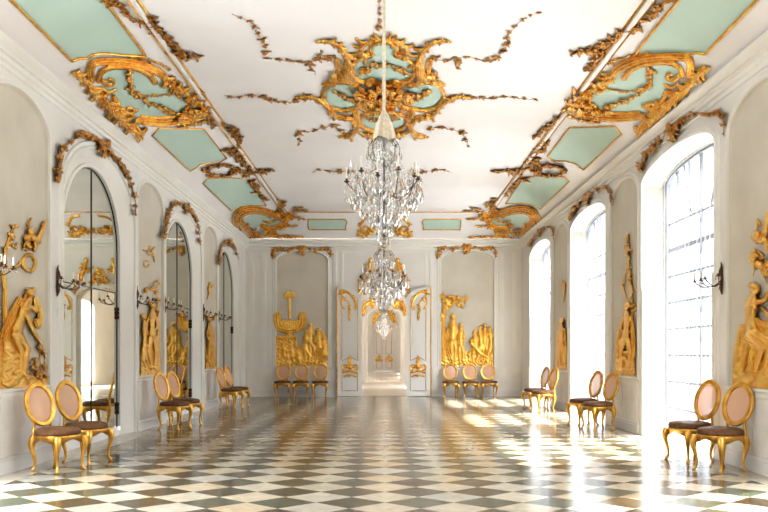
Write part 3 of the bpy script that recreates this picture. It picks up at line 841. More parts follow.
# drapery behind her
r.ell((33.5, 290), 2.6, 3.0, 0, 1.1, 2.0); r.path([(29, 290), (25.5, 297), (24, 304)], 2.2, 1.4, groove=3, lift=1.0)
r.path([(20, 300), (14, 312), (8, 326), (4, 336)], 4.2, 5.0, groove=4)
r.poly([(4, 326), (14, 332), (22, 345), (23, 370), (19, 384), (8, 388), (2, 384)], 2.6, 0.5, 0.8)
r.person(dict(head=(31, 293), neck=(29, 300), chest=(25.5, 308), waist=(21, 318), hip=(16.5, 330), hr=4.6,
              arms=[[(29, 305), (36.5, 311), (34.5, 299)], [(25, 312), (33, 330), (41, 343)]],
              legs=[[(17, 332), (27.5, 349), (25, 374), (28, 380)], [(15, 335), (22, 354), (21, 377)]]), 1.12)
r.path([(36, 298), (40, 312), (39, 325), (37, 322)], 2.2, 4.0, groove=3, lift=0.5)
for p in ((40, 347), (36, 360), (44.5, 352), (44.5, 366), (38, 372), (33, 368), (47, 376), (41, 378)): r.flower(p[0], p[1], 3.0, 1, 1.2); r.cluster(p[0], p[1]+2, 2.5, 5, 2.6, fl=.2)
r.path([(41, 384), (41, 370), (40, 350)], .8, .7); r.path([(42, 376), (45, 366), (45, 354)], .7, .6)
r.rough(0.22, 1.0); r.blur(1)
o = r.build('wall_relief', sL, M['gold_relief'], depth=1.3)
tag(o, 'tall gilded relief of a bather on a rock below a cherub, on the left wall', 'relief', GR)
# --- left wall, second
r = Relief(138, 242, 163, 380, 0.4, 12)
r.poly([(141, 349), (150, 344), (160.3, 341), (160.3, 376), (141, 378.5)], 0.9, 0.4, 1.3)
r.person(dict(head=(152.7, 304.5), neck=(152.5, 310), chest=(152, 317), waist=(152, 326), hip=(152.5, 335), hr=3.8,
              arms=[[(150, 315), (147, 323), (146, 333)], [(155, 315), (157.5, 325), (154.5, 333)]],
              legs=[[(151, 338), (149, 352), (152, 369)], [(154.5, 338), (156.5, 352), (154.5, 368)]]), .66)
r.person(dict(head=(144.2, 317), neck=(144.5, 322), chest=(145, 329), waist=(145, 338), hip=(145.2, 346), hr=3.2, face=1,
              arms=[[(146, 327), (149, 336), (151, 333)]], legs=[[(145, 348), (146, 358), (150, 368)], [(144, 348), (143.5, 360), (147, 369)]]), .55)
for p in ((154, 288), (157.5, 293), (150, 289), (158, 283), (158, 300), (147, 290), (158, 310)): r.cluster(p[0], p[1], 1.4, 6, 2.4, fl=.2)
r.path([(158.5, 340), (158.5, 315), (157, 296), (154, 286)], 1.2, .6)
# small cherub and wreath above
r.path([(158, 318), (158.5, 332), (157.5, 346), (158, 360)], 1.2, 1.6, groove=3); r.path([(143, 340), (142.8, 352), (144, 366)], 1.0, 1.4, groove=3); r.path([(149, 338), (151.5, 347), (150, 358)], 1.0, 1.5, groove=3)
r.cap((149, 252), 1.6, (153.5, 255), 1.3, 1); r.ell((150.2, 247.5), 1.6, 1.9); r.cap((153.5, 255), 1.1, (155, 262), .6); r.cap((151.5, 251), .9, (155.5, 247), .6)
r.leaf(148, 250, PI, 5, 1.1); r.scroll((146.5, 264), 2.4, 2.4, 0, 330, .55, .55, asp=1.5)
r.rough(0.15, .8); r.blur(1)
o = r.build('wall_relief', sL, M['gold_relief'], depth=1.3); tag(o, 'gilded relief of an embracing couple under branches, second panel on the left wall', 'relief', GR)
# --- left wall, third
r = Relief(202, 276, 219, 374, 0.4, 13)
r.poly([(205.5, 356), (211, 352), (216.4, 350), (216.4, 370), (205.5, 371.5)], 0.6, 0.3, 1.6)
r.person(dict(head=(210, 319), neck=(210, 323.5), chest=(210.3, 329), waist=(210.8, 337), hip=(211, 344), hr=3.0,
              arms=[[(208.5, 328), (207, 335), (209, 341)], [(212.5, 328), (214, 336), (213, 343)]],
              legs=[[(210, 346), (209.5, 356), (210.5, 366)], [(212.3, 346), (213, 357), (212, 366)]]), .56)
r.path([(213, 330), (214.3, 346), (213.8, 367)], 1.0, 1.6, groove=3); r.path([(208.3, 338), (207.2, 350), (207.8, 366)], .9, 1.2, groove=3); r.cluster(208, 360, 2, 8, 2); r.cluster(213.5, 318, 1.6, 8, 2); r.cluster(207, 312, 1.2, 4, 1.6)
r.ell((210.2, 284), 1.4, 1.8); r.cap((209.4, 287), 1.7, (209.6, 293), 1.3); r.cap((209.6, 293), 1.1, (207.6, 299), .6); r.cap((211, 288), .9, (213.5, 285), .6); r.cluster(211, 286, 1.8, 5, 1.6)
r.rough(0.12, .8); r.blur(1)
o = r.build('wall_relief', sL, M['gold_relief'], depth=1.3); tag(o, 'narrow gilded relief of one draped figure, third panel on the left wall', 'relief', GR)
# --- right wall, nearest
r = Relief(728, 205, 815, 400, 0.5, 14)
r.poly([(731.8, 381), (740, 374), (752, 370), (768, 376), (790, 374), (806, 380), (806, 403), (731.8, 389.5)], 1.6, 0.5, 0.4)
r.poly([(739, 330), (748, 318), (760, 322), (778, 318), (792, 324), (794, 342), (780, 350), (762, 352), (748, 346)], 3.2, 0.6, 0.7)
r.poly([(738, 335), (746, 324), (795, 330), (801, 378), (734, 380)], 1.0, 0.35, 0.8)
r.path([(768, 345), (766, 360), (770, 376)], 3.5, 4.0, groove=4); r.path([(752, 348), (750, 362), (753, 374)], 3.0, 3.5, groove=4)
r.path([(742, 328), (737.5, 348), (735.5, 366), (734.5, 378)], 4.0, 2.0, groove=4); r.acanth([(747, 325), (741, 346), (738, 372)], 3.0, 2.0, 9, side=1, L=1.2)
r.person(dict(head=(755, 289), neck=(753, 297), chest=(751, 307), waist=(750, 317), hip=(752, 330), hr=6.0, face=1,
              arms=[[(748, 303), (750, 316), (762, 322), (772, 321)], [(756, 303), (764, 300), (770, 290)]],
              legs=[[(754, 332), (770, 342), (764, 368), (770, 378)], [(750, 334), (762, 348), (756, 370)]]), 1.3)
r.path([(745, 338), (760, 344), (778, 340)], 4.5, 3.5, groove=4, lift=1.5); r.path([(748, 345), (744, 358), (741, 372)], 4.0, 2.6, groove=4, lift=.6)
r.person(dict(head=(779, 290), neck=(779, 298), chest=(781, 308), waist=(783, 320), hip=(784, 334), hr=6, face=-1,
              arms=[[(776, 305), (768, 315), (762, 308)]], legs=[[(784, 336), (774, 352), (778, 376)], [(787, 338), (792, 356), (790, 378)]]), 1.25)
r.path([(790, 300), (797, 330), (799, 370)], 3, 4, groove=3)
# cherub among leaves above
r.ell((756.5, 235), 4.3, 5.0, 0, 1.3, 1.2); r.cap((761, 240), 4.0, (765, 232), 3.4, 1.1, .8); r.cap((765, 232), 3.0, (767, 216), 2.2, 1.1, .8); r.cap((757, 242), 2.0, (752, 238), 1.3, 1, 1)
r.cap((765, 240), 3.0, (770, 256), 2.2, 1.1, .6); r.path([(757, 228), (757.5, 220), (760, 225)], 1.4, 1.4); r.path([(767, 214), (772, 208), (774, 220)], 2, 1.6)
for p in ((758, 254), (761, 262), (768, 262), (764, 270), (756, 262), (770, 275), (753, 258), (772, 250), (776, 262)): r.cluster(p[0], p[1], 3.2, 9, 4.2, fl=.3)
r.path([(762, 262), (764, 274), (766, 283)], 1.0, .5); r.path([(757, 262), (754, 270), (753, 276)], .8, .4)
r.rough(0.26, 1.0); r.blur(1)
o = r.build('wall_relief', sR, M['gold_relief'], depth=1.3); tag(o, 'broad gilded relief of a draped woman below a cherub, near end of the right wall', 'relief', GR)
# --- right wall, second
r = Relief(611, 232, 639, 381, 0.4, 15)
r.poly([(615.3, 356), (624, 350), (635, 352), (635, 378.6), (615.3, 377)], 1.0, 0.5, 1.1)
r.person(dict(head=(626.5, 306), neck=(626.5, 312), chest=(627.5, 319), waist=(626.5, 328), hip=(625.5, 337), hr=4.0, face=-1,
              arms=[[(624, 317), (620.5, 326), (623, 333)], [(630.5, 317), (632.5, 327), (629, 334)]],
              legs=[[(624.5, 340), (620.5, 352), (622, 368)], [(628, 340), (630, 353), (628, 369)]]), .74)
r.path([(631, 315), (633, 335), (633, 356)], 2.2, 2.6, groove=3); r.path([(622, 322), (618.5, 340), (618, 358)], 2.2, 3.0, groove=4); r.path([(628, 332), (621, 342), (617, 354)], 2.6, 2.2, groove=4, lift=.4); r.cluster(619.5, 343, 2, 9, 2.6); r.cluster(624, 357, 4, 12, 3)
r.path([(632, 315), (631.5, 290), (629, 265), (628, 238)], 1.2, .6)
for y in range(238, 312, 6): r.cluster(628.5+math.sin(y)*1.5+(y-238)*0.045, y, 1.6, 5, 2.6, fl=.2)
r.cluster(622, 283, 1.4, 5, 2.2); r.path([(622, 284), (625, 296), (630, 300)], .6, .6); r.path([(626, 272), (624, 288), (627, 298)], .5, .5)
r.rough(0.16, .8); r.blur(1)
o = r.build('wall_relief', sR, M['gold_relief'], depth=1.3); tag(o, 'gilded relief of a draped figure under a tall branch, middle of the right wall', 'relief', GR)
# --- right wall, third
r = Relief(552, 276, 570, 375, 0.4, 16)
r.poly([(555.9, 352), (561, 349), (567, 350), (567, 372.5), (555.9, 371.3)], 0.7, 0.3, 1.6)
r.person(dict(head=(561.3, 321), neck=(561.5, 325), chest=(561.5, 330.5), waist=(561.5, 337), hip=(561, 344), hr=2.8, face=-1,
              arms=[[(559.5, 329), (557.8, 336), (560, 341)], [(563.8, 329), (565.3, 336), (563, 342)]],
              legs=[[(560, 346), (559.3, 356), (560, 366)], [(562.8, 346), (563.5, 357), (562.6, 366)]]), .54)
r.path([(558.5, 332), (557.8, 348), (558, 366)], 1.5, 2.0, groove=3); r.path([(564.5, 330), (565.3, 346), (565, 364)], 1.4, 1.8, groove=3); r.cluster(564.5, 360, 1.8, 6, 2)
r.ell((562.4, 282), 1.4, 1.8); r.cap((563.6, 285), 1.9, (563.8, 292), 1.4); r.cap((563.8, 292), 1.2, (563, 302), .6); r.cap((562, 286), .8, (559.5, 284), .5); r.cluster(565, 284, 1.4, 5, 1.6)
r.rough(0.12, .8); r.blur(1)
o = r.build('wall_relief', sR, M['gold_relief'], depth=1.3); tag(o, 'narrow gilded relief of one standing figure, far end of the right wall', 'relief', GR)
# --- far wall, left: fountain and bathers
r = Relief(272, 287, 332, 370, 0.35, 17)
r.poly([(275.6, 337), (297, 337), (297, 350), (305, 346), (328, 344), (328, 367.2), (275.6, 367.2)], 1.2, 0.5, 1.2)
r.poly([(275.6, 336), (296.8, 336), (296.8, 339), (275.6, 339)], 2.4)
r.cap((289.5, 296), 1.1, (289.5, 318), 1.3, groove=2)
for a in range(7): r.leaf(289.5, 297, -PI/2+(a-3)*0.5, 6.5, 1.6)
r.path([(277, 316), (279, 327), (290, 330), (301, 326), (302.5, 316)], 4.0, 4.0, 1.0, groove=3)
r.ell((278.5, 317), 2.8, 3.4); r.ell((300.5, 317.5), 2.8, 3.4); r.poly([(279, 320), (301, 320), (297, 331), (282, 331)], 3.2, .4, 2)
r.cap((289, 330), 3.4, (289, 337), 2.6, 1, 0, 2)
for hx, hy, s_ in ((311, 325, 1), (318, 330, -1), (306.5, 332, 1), (323, 338, -1)):
    r.person(dict(head=(hx, hy), neck=(hx-s_*.3, hy+3.4), chest=(hx-s_*.5, hy+7), waist=(hx-s_, hy+12), hip=(hx-s_*1.5, hy+17), hr=2.3, face=s_,
                  arms=[[(hx+1, hy+6), (hx+3*s_, hy+11), (hx+5*s_, hy+14)], [(hx-1, hy+6), (hx-3, hy+11), (hx-1, hy+14)]],
                  legs=[[(hx-s_, hy+18), (hx+3*s_, hy+23), (hx+2*s_, hy+33)], [(hx-2*s_, hy+18), (hx-1, hy+25), (hx-2, hy+34)]]), .62)
for hx, hy in ((283, 344), (291, 346), (297.5, 348), (287, 352)):
    r.person(dict(head=(hx, hy), neck=(hx, hy+2.4), chest=(hx+.5, hy+5), waist=(hx+1, hy+8), hip=(hx+1, hy+11), hr=1.8,
                  arms=[[(hx, hy+4), (hx+3, hy+7), (hx+5, hy+5)]], legs=[[(hx+1, hy+11), (hx-3, hy+15), (hx-5, hy+13)], [(hx+1, hy+11), (hx+3, hy+16), (hx+1, hy+19)]]), .48)
r.path([(322, 334), (326, 345), (326, 358)], 2.5, 2.5, groove=3); r.path([(304, 345), (300, 356), (304, 362)], 2, 2.6, groove=3); r.cluster(312, 362, 8, 20, 2.4, fl=.2)
r.rough(0.16, .8); r.blur(1)
o = r.build('wall_relief', sFp, M['gold_relief'], depth=1.2); tag(o, 'gilded relief of a fountain and bathers, far wall left of the door', 'relief', GR)
# --- far wall, right: group under a tree
r = Relief(436, 290, 498, 370, 0.35, 18)
r.poly([(440.6, 352), (452, 348), (472, 352), (480, 346), (493.8, 344), (493.8, 367.2), (440.6, 367.2)], 1.2, 0.5, 1.2)
r.path([(443, 360), (443.5, 335), (443, 315), (446, 300)], 2.6, 2.0, groove=3)
for p in ((444, 300), (449, 300), (453, 299), (458, 298), (464, 299.5), (446, 306), (450, 305), (442, 296), (460, 304), (443, 318)): r.cluster(p[0], p[1], 2.2, 9, 2.8, fl=.1)
for hx, hy, s_, R_ in ((453.5, 317, 1, .8), (461.4, 326, 1, .66), (480, 328, -1, .62), (485.5, 326, 1, .62), (490, 329, -1, .62), (474.5, 332, -1, .55)):
    q = R_/.62
    r.person(dict(head=(hx, hy), neck=(hx-s_*.3, hy+3.4*q), chest=(hx-s_*.5, hy+7*q), waist=(hx-s_, hy+12*q), hip=(hx-s_, hy+17*q), hr=2.3*q, face=s_,
                  arms=[[(hx+1, hy+6*q), (hx+3.4*s_, hy+11*q), (hx+2*s_, hy+15*q)], [(hx-1, hy+6*q), (hx-3.2, hy+11*q), (hx-1, hy+14*q)]],
                  legs=[[(hx, hy+18*q), (hx+2*s_, hy+25*q), (hx+1*s_, hy+34*q)], [(hx-2*s_, hy+18*q), (hx-2, hy+26*q), (hx-1, hy+35*q)]]), R_)
r.path([(449, 330), (447, 345), (451, 358)], 2.4, 3, groove=3)
r.cap((472, 344), 2.0, (480, 353), 2.4, 1, 1.2); r.cap((480, 353), 2.2, (487, 357), 1.3, 1, 1.2); r.cap((480, 353), 2.0, (476, 361), 1.0, 1, 1.2); r.ell((471, 341), 2.1, 2.4, 0, 1.2, 1.4); r.cap((474, 347), 1.2, (469, 353), .8, 1, 1.4)
r.cluster(466, 360, 7, 16, 2.2, fl=.2); r.cluster(486, 362, 5, 12, 2.2, fl=.2)
r.rough(0.16, .8); r.blur(1)
o = r.build('wall_relief', sFp, M['gold_relief'], depth=1.2); tag(o, 'gilded relief of nude figures under a leafy tree, far wall right of the door', 'relief', GR)

# ================================================================== ARCH GARLANDS
GG = 'gilded flower garlands over the arches'
def arch_garland(name, surf, pts, size, cart, m, label, seed, wd=None):
    r = Relief(min(p[0] for p in pts)-size*3, min(p[1] for p in pts)-size*3, max(p[0] for p in pts)+size*3, max(p[1] for p in pts)+size*3, 0.4 if size > 2 else 0.33, seed)
    r.garland(pts, (wd or size*0.9)*0.75, size*0.62, 1.1, fl=0.5, gap=3.0, stem=size*0.08, k=1.0, gth=-0.3)
    r.sprig(pts, size*2.4, size*1.25, size*0.6, .9, .3)
    if cart:
        (x, y, a, b) = cart
        r.acanth([(x-a*.5, y-b*.9), (x-a*.15, y-b*.1), (x, y+b)], a*.34, a*.16, 6, L=1.3, lift=size*.4)
        r.acanth([(x+a*.5, y-b*.9), (x+a*.2, y-b*.1), (x+a*.05, y+b*.8)], a*.30, a*.14, 6, L=1.2, lift=size*.4)
    r.rough(size*0.05, .8)
    o = r.build('arch_garland', surf, m, depth=1.1); return tag(o, label, 'garland', GG)
s0 = s_left(0.04); s1 = s_right(0.04)
arch_garland('g', s0, [(58, 182), (60.5, 160), (64, 148), (70, 143), (78, 137), (85, 133), (92, 138), (100, 142), (108, 149), (120, 163), (128, 175), (134.5, 196), (136, 214)], 4.0, (105, 149, 9, 9), M['gold_dark'], 'flower garland with a gilded scroll over the nearest arched mirror on the left wall', 21, 2.4)
arch_garland('g', s0, [(165, 238), (167, 222), (171, 209), (176, 203), (182, 205), (187, 208), (193, 212), (198, 225), (201, 245)], 2.6, (187, 209, 4.5, 6), M['gold_dark'], 'flower garland with a gilded scroll over the second arched mirror on the left wall', 22, 1.4)
arch_garland('g', s0, [(219, 264), (220.5, 252), (223.5, 244), (227, 241), (231, 243), (235, 248), (239, 259)], 2.0, (230.5, 243, 3, 4), M['gold_dark'], 'small flower garland over the third arched mirror by the far left corner', 23, 1.0)
arch_garland('g', s1, [(639.5, 170), (646, 155), (655, 145), (664, 135), (676, 124), (686, 117), (697, 113), (707, 115), (716, 112), (722, 118), (724, 136)], 4.2, (672, 133, 9, 9), M['gold_dark'], 'flower garland with a gilded scroll over the nearest window on the right wall', 24, 2.4)
arch_garland('g', s1, [(569, 219), (573, 211), (578, 203), (584, 198), (591, 193), (599, 188), (606, 188), (610, 194), (611, 206)], 3.0, (586.5, 200, 4.5, 6), M['gold_dark'], 'flower garland with a gilded scroll over the middle window on the right wall', 25, 1.6)
arch_garland('g', s1, [(528.5, 246), (532, 240), (537, 233), (543, 229), (549, 227), (552.5, 231), (553.5, 240)], 2.0, (539, 233, 3, 4), M['gold_dark'], 'small flower garland over the farthest window by the far right corner', 26, 1.1)
sF0 = s_far(YF-0.02)
arch_garland('g', sF0, [(273.5, 258), (274, 251), (279, 249), (286, 251), (293, 248.5), (301, 247.5), (309, 248.5), (316, 251), (323, 249), (330, 250), (330.5, 257)], 2.4, (302, 251, 5, 5), M['gold_dark'], 'flower garland over the fountain relief panel left of the far door', 27, 1.3)
arch_garland('g', sF0, [(438.5, 258), (439, 250), (444, 248), (451, 249.5), (459, 247), (467, 245.5), (475, 247), (483, 249.5), (490, 247.5), (495, 250), (495.5, 258)], 2.4, (467, 249, 6, 5), M['gold_dark'], 'flower garland over the figure group panel right of the far door', 28, 1.3)
# overdoor figures and scrolls
r = Relief(352, 255, 416, 302, 0.35, 30)
for sg in (1, -1):
    q = lambda x, y: (384+sg*(x-384), y)
    r.path([q(358.5, 296), q(362, 288), q(369, 283)], 1.4, 1.2, groove=2); r.acanth([q(359, 288), q(363, 280), q(366, 272), q(370, 262)], 2.0, 1.4, 6)
    r.ell(q(370.5, 260), 1.9, 2.3); r.cap(q(370, 263), 1.6, q(368, 271), 2.0); r.cap(q(368, 271), 1.8, q(366, 280), 1.2); r.cap(q(369, 265), 1.0, q(364, 268), .7)
    r.cluster(*q(373, 270), 3, 10, 2.2); r.path([q(360, 300), q(364, 293), q(372, 289), q(380, 287)], 1.2, .9, groove=2); r.cluster(*q(377, 282), 3, 12, 2.2)
r.cluster(384, 276, 6, 24, 2.6); r.scroll((384, 277), 6, 6, 0, 360, 1.0, 1.0)
r.rough(.15, .8); o = r.build('overdoor_ornament', sF0, M['gold'], depth=0.9); tag(o, 'gilded cherubs and scrolls over the open arched door in the far wall', 'ornament')

# ================================================================== CEILING
# painted green fields with gilt beading
GP = 'pale green panels in the ceiling cove'
def cove_panel(pts, label, rad=0.016, sub=8):
    t = thing('painted_panel', label, 'panel', (0, 0, 0), 0, GP)
    r = Relief(min(p[0] for p in pts), min(p[1] for p in pts), max(p[0] for p in pts), max(p[1] for p in pts), 1.0)
    r.poly(pts, 0.0); r.build('green_field', s_ceil, M['green'], t, base=0.006)
    surf_tube('gilt_beading', s_ceil, pts, rad, M['gold'], t, True, 0.012, sub)
ml = lambda dx, dy: (lambda p: [(768-x+dx, y+dy) for x, y in p])
A = [(8, -3), (71.5, 60.5), (79, 57.5), (87, 57.3), (93, 53.5), (104, 52.5), (128, 54.5), (145, 55.5), (141.5, 49), (102, -3), (60, -90), (-70, -90)]
B = [(152, 135.3), (158.5, 127.4), (182, 128.2), (204, 128.7), (215, 143), (226.5, 157.5), (219, 162), (208, 162.3), (199, 164.5), (194, 168.5), (189.5, 170.7)]
C_ = [(202.5, 183), (206.7, 178.5), (222, 177), (239, 178), (249, 180.6), (258, 193), (266, 205.5), (250, 205), (239, 206.6), (231.4, 211)]
cove_panel(A, 'large green gilt-bordered ceiling panel at the top left, before the left cartouche', 0.022, 12)
cove_panel(B, 'green ceiling panel on the left, between the near cartouche and the flower wreath')
cove_panel(C_, 'green ceiling panel on the left, between the flower wreath and the far corner')
cove_panel([(760, -3), (705.5, 53.5), (697, 52), (688, 53.5), (680, 52.5), (668, 54), (640, 59), (634, 58), (640, 46.7), (681, -3), (724, -90), (850, -90)], 'large green gilt-bordered ceiling panel at the top right, before the right cartouche', 0.022, 12)
cove_panel(ml(6, -1.5)(B), 'green ceiling panel on the right, between the near cartouche and the flower wreath')
cove_panel(ml(4, -2)(C_), 'green ceiling panel on the right, between the flower wreath and the far corner')
D = [(308, 219), (345, 219), (347, 222), (345.5, 226), (346, 229.5), (309, 229.5), (308, 226)]
cove_panel(D, 'small green ceiling panel over the far wall, left of the chandelier', 0.02)
cove_panel(ml(1, 0)(D[::-1]), 'small green ceiling panel over the far wall, right of the chandelier', 0.02)

# side cartouches
def side_cartouche(f, label, seed, gap=1):
    r = Relief(*f.box, 0.5, seed)
    F = lambda *p: [f(*q) for q in p]
    def T(x, y): return f(x/4.8+60, y/4.8+50)
    def TT(*p): return [T(*q) for q in p]
    # outer moulded frame
    r.path(TT((150, 140), (148, 95), (170, 62), (250, 55), (350, 62), (430, 85), (490, 118), (520, 160)), 4.2, 4.6, groove=3)
    r.path(TT((185, 150), (205, 105), (260, 85), (350, 88), (420, 115), (455, 155)), 2.6, 3.2, groove=2, lift=.6)
    r.path(TT((375, 340), (450, 352), (540, 350), (620, 340), (680, 320)), 3.4, 3.8, groove=3)
    r.path(TT((390, 322), (460, 328), (540, 325), (600, 300), (620, 260)), 2.0, 2.4, groove=2)
    # scrolls
    a = 1 if not f.mir else -1
    r.scroll(T(240, 150), 6.5, 1.5, 180 if a > 0 else 0, 180-300 if a > 0 else 300, 2.6, 1.6, asp=.8, lift=.8)
    r.scroll(T(330, 290), 8, 2, 180 if a > 0 else 0, (180-330) if a > 0 else 330, 2.8, 1.6, asp=.6, lift=.8)
    r.path(TT((205, 190), (235, 205), (270, 190)), 2.2, 1.4, groove=2, lift=.8); r.path(TT((262, 225), (285, 275), (330, 305), (370, 290)), 2.6, 1.6, groove=2, lift=.8)
    # acanthus flourish towards the cornice
    r.acanth(TT((70, 115), (120, 150), (160, 200), (205, 240)), 3.8, 3.6, 9, L=1.5, asp=.8, lift=.6)
    r.acanth(TT((60, 112), (100, 120), (140, 165), (180, 240), (240, 290)), 2.4, 3.4, 9, L=1.4, asp=.8)
    r.acanth(TT((210, 230), (260, 300), (310, 350), (380, 410)), 4.6, 3.6, 10, L=1.6, asp=.9, lift=.8)
    r.acanth(TT((250, 270), (300, 330), (350, 400), (395, 430)), 3.4, 3.0, 8, L=1.4, asp=.9, lift=.3)
    for qx, qy, rr in ((95, 125, 4.5), (135, 170, 5), (180, 215, 5.5), (225, 262, 5), (275, 318, 5), (325, 368, 5)):
        r.scroll(T(qx, qy), rr, rr*.2, 200 if a > 0 else -20, 560 if a > 0 else -380, 1.9, 1.2, asp=.8, lift=1.4)
    r.leaf(*T(350, 350), math.atan2(1, a*0.6), 20, 4, k=1.2); r.leaf(*T(320, 330), math.atan2(1, a*0.25), 14, 3.2); r.cluster(*T(380, 400), 4, 12, 4, fl=.1)
    # shell and flower mass by the flat ceiling
    for x, y in ((530, 160), (560, 190), (590, 205), (625, 235), (655, 260), (690, 285), (705, 305), (640, 300), (600, 320), (570, 330), (660, 320)): r.cluster(*T(x, y), 4.2, 9, 5.0, .75, fl=.2, k=1.2)
    r.acanth(TT((500, 130), (560, 180), (640, 240), (700, 290)), 3.4, 3.2, 10, L=1.5, asp=.8, lift=.8)
    r.scroll(T(620, 300), 7, 2, 20, 380*a, 2.4, 1.6, asp=.6, lift=1.0); r.leaf(*T(680, 240), math.atan2(-1, a*.3), 9, 2.5)
    r.scroll(T(530, 330), 4, 1, 0, 330*a, 1.8, 1.2, asp=.7, lift=.8)
    # small chains either side
    r.garland(TT((345, 38), (420, 48), (480, 68), (530, 92)), .8, 2.0, 1.3, .8, fl=.6); r.garland(TT((575, 372), (640, 362), (700, 345), (715, 335)), .8, 2.0, 1.3, .8, fl=.6)
    # flowers across the green field
    r.garland(TT((345, 115), (335, 160), (350, 205), (400, 240), (450, 265), (510, 290), (550, 300)), 2.0, 3.4, 1.4, .75, fl=.45); r.garland(TT((370, 212), (440, 222), (510, 215), (575, 212)), .6, 1.8, 1.2, .8, fl=.6)
    r.cluster(*T(330, 125), 3, 8, 3.6, .7); r.cluster(*T(375, 215), 3, 10, 3.6, .7)
    r.rough(0.16, 1.0)
    t = thing('ceiling_cartouche', label, 'ornament', (0, 0, 0), 0, 'gilded rocaille cartouches on the ceiling')
    r.build('rocaille_frame', s_ceil, M['gold'], t, depth=0.9)
    g = Relief(*f.box, 0.8, 3)
    g.poly(TT((185, 150), (200, 105), (260, 80), (350, 85), (440, 130), (520, 170), (600, 225), (625, 270), (590, 320), (520, 340), (400, 335), (350, 310), (290, 270), (240, 210)), 0.0)
    g.build('green_field', s_ceil, M['green'], t, base=0.006)
def fL(x, y): return (x, y)
fL.mir = False; fL.box = (66, 50, 216, 150)
def fR(x, y):
    t = (x-71)/139.0
    return (768-x+14-5*t, y-5+1*t)
fR.mir = True; fR.box = (556, 48, 720, 150)
side_cartouche(fL, 'large gilded oval cartouche with flowers on green in the left ceiling cove', 31)
side_cartouche(fR, 'large gilded oval cartouche with flowers on green in the right ceiling cove', 32)

# corner cartouches
def corner(mir, label, seed):
    dx = 5 if mir else 0
    f = (lambda x, y: (768-x+dx, y)) if mir else (lambda x, y: (x, y))
    T = lambda x, y: f(x/7.64+220, y/7.64+195); TT = lambda *p: [T(*q) for q in p]; a = -1 if mir else 1
    r = Relief(*((228, 200, 322, 256) if not mir else (768-322+dx, 200, 768-228+dx, 256)), 0.35, seed)
    r.path(TT((125, 225), (125, 165), (165, 118), (240, 102), (320, 112), (400, 135), (450, 145)), 3.4, 2.6, groove=3)
    r.path(TT((150, 215), (170, 160), (230, 135), (320, 140), (385, 165)), 2.2, 1.6, groove=2, lift=.5)
    r.path(TT((160, 205), (190, 250), (230, 290), (245, 345), (225, 395), (190, 400), (185, 375)), 3.2, 2.2, groove=3, lift=.6)
    r.acanth(TT((130, 150), (140, 200), (180, 270)), 2.2, 2.0, 6, L=1.3); r.acanth(TT((215, 220), (225, 290), (262, 330), (255, 385)), 1.6, 1.6, 6, L=1.3, lift=.3)
    r.path(TT((320, 235), (380, 255), (440, 245), (490, 215), (520, 180)), 2.4, 2.2, groove=2); r.path(TT((330, 200), (380, 210), (440, 190), (460, 170)), 1.2, 1.2)
    r.path(TT((380, 170), (420, 150), (470, 150), (520, 160)), 1.6, 2.4, groove=2)
    for x, y in ((440, 165), (480, 140), (500, 170), (525, 150), (460, 110), (490, 200), (480, 70), (470, 90), (520, 190), (545, 165)): r.cluster(*T(x, y), 2.6, 9, 2.8, .7, fl=.25, k=1.2)
    for x, y in ((270, 280), (290, 300), (310, 340), (300, 360), (345, 290), (370, 310), (400, 290), (420, 265), (450, 260), (360, 270), (480, 240), (420, 300)): r.cluster(*T(x, y), 2.2, 8, 2.6, .8, fl=.3, k=1.2)
    r.garland(TT((395, 310), (460, 322), (540, 322), (635, 326)), .8, 2.2, 1.6, .7, fl=.3); r.garland(TT((470, 220), (530, 240), (590, 235)), .6, 1.8, 1.2, .7)
    r.garland(TT((540, 140), (600, 130), (670, 125)), .9, 2.2, 1.4, .6, fl=.3); r.garland(TT((560, 105), (600, 104), (630, 98)), .6, 1.8, 1.4, .6); r.garland(TT((560, 180), (610, 182), (650, 190)), .7, 1.8, 1.2, .7)
    r.garland(TT((470, 120), (455, 60), (430, 30)), 1.4, 2.6, 1.4, .7, fl=.3)
    r.rough(.2, .8)
    t = thing('ceiling_cartouche', label, 'ornament', (0, 0, 0), 0, 'gilded rocaille cartouches on the ceiling')
    r.build('rocaille_frame', s_ceil, M['gold'], t, depth=0.9)
    g = Relief(*((228, 200, 322, 256) if not mir else (768-322+dx, 200, 768-228+dx, 256)), 0.6, 2)
    g.poly(TT((180, 180), (260, 140), (380, 160), (480, 190), (440, 240), (330, 250), (230, 240)), 0); g.build('green_field', s_ceil, M['green'], t)
corner(False, 'gilded corner cartouche where the left and far ceiling coves meet', 33)
corner(True, 'gilded corner cartouche where the right and far ceiling coves meet', 34)
# crest over the far wall
r = Relief(350, 212, 420, 242, 0.35, 35)
for sg in (1, -1):
    q = lambda x, y: (384.5+sg*(x-384), y)
    r.acanth([q(357, 236), q(361, 230), q(358, 223)], 1.6, 1.0, 5, L=1.5); r.acanth([q(357, 235.5), q(366, 234), q(375, 231)], 2.2, 1.8, 7, L=1.4); r.path([q(360, 224), q(366, 218), q(374, 216)], 1.3, 1.3, groove=2)
    r.scroll(q(364, 229), 5, 1.5, 90, 400 if sg < 0 else -220, 1.4, .8, asp=.8)
for x in range(372, 398, 4): r.cluster(x, 230, 2.5, 6, 2.6)
r.rough(.2, .8)
o = r.build('ceiling_ornament', s_ceil, M['gold'], depth=0.9); tag(o, 'gilded winged crest at the middle of the cove above the far door, behind the chandelier', 'ornament')

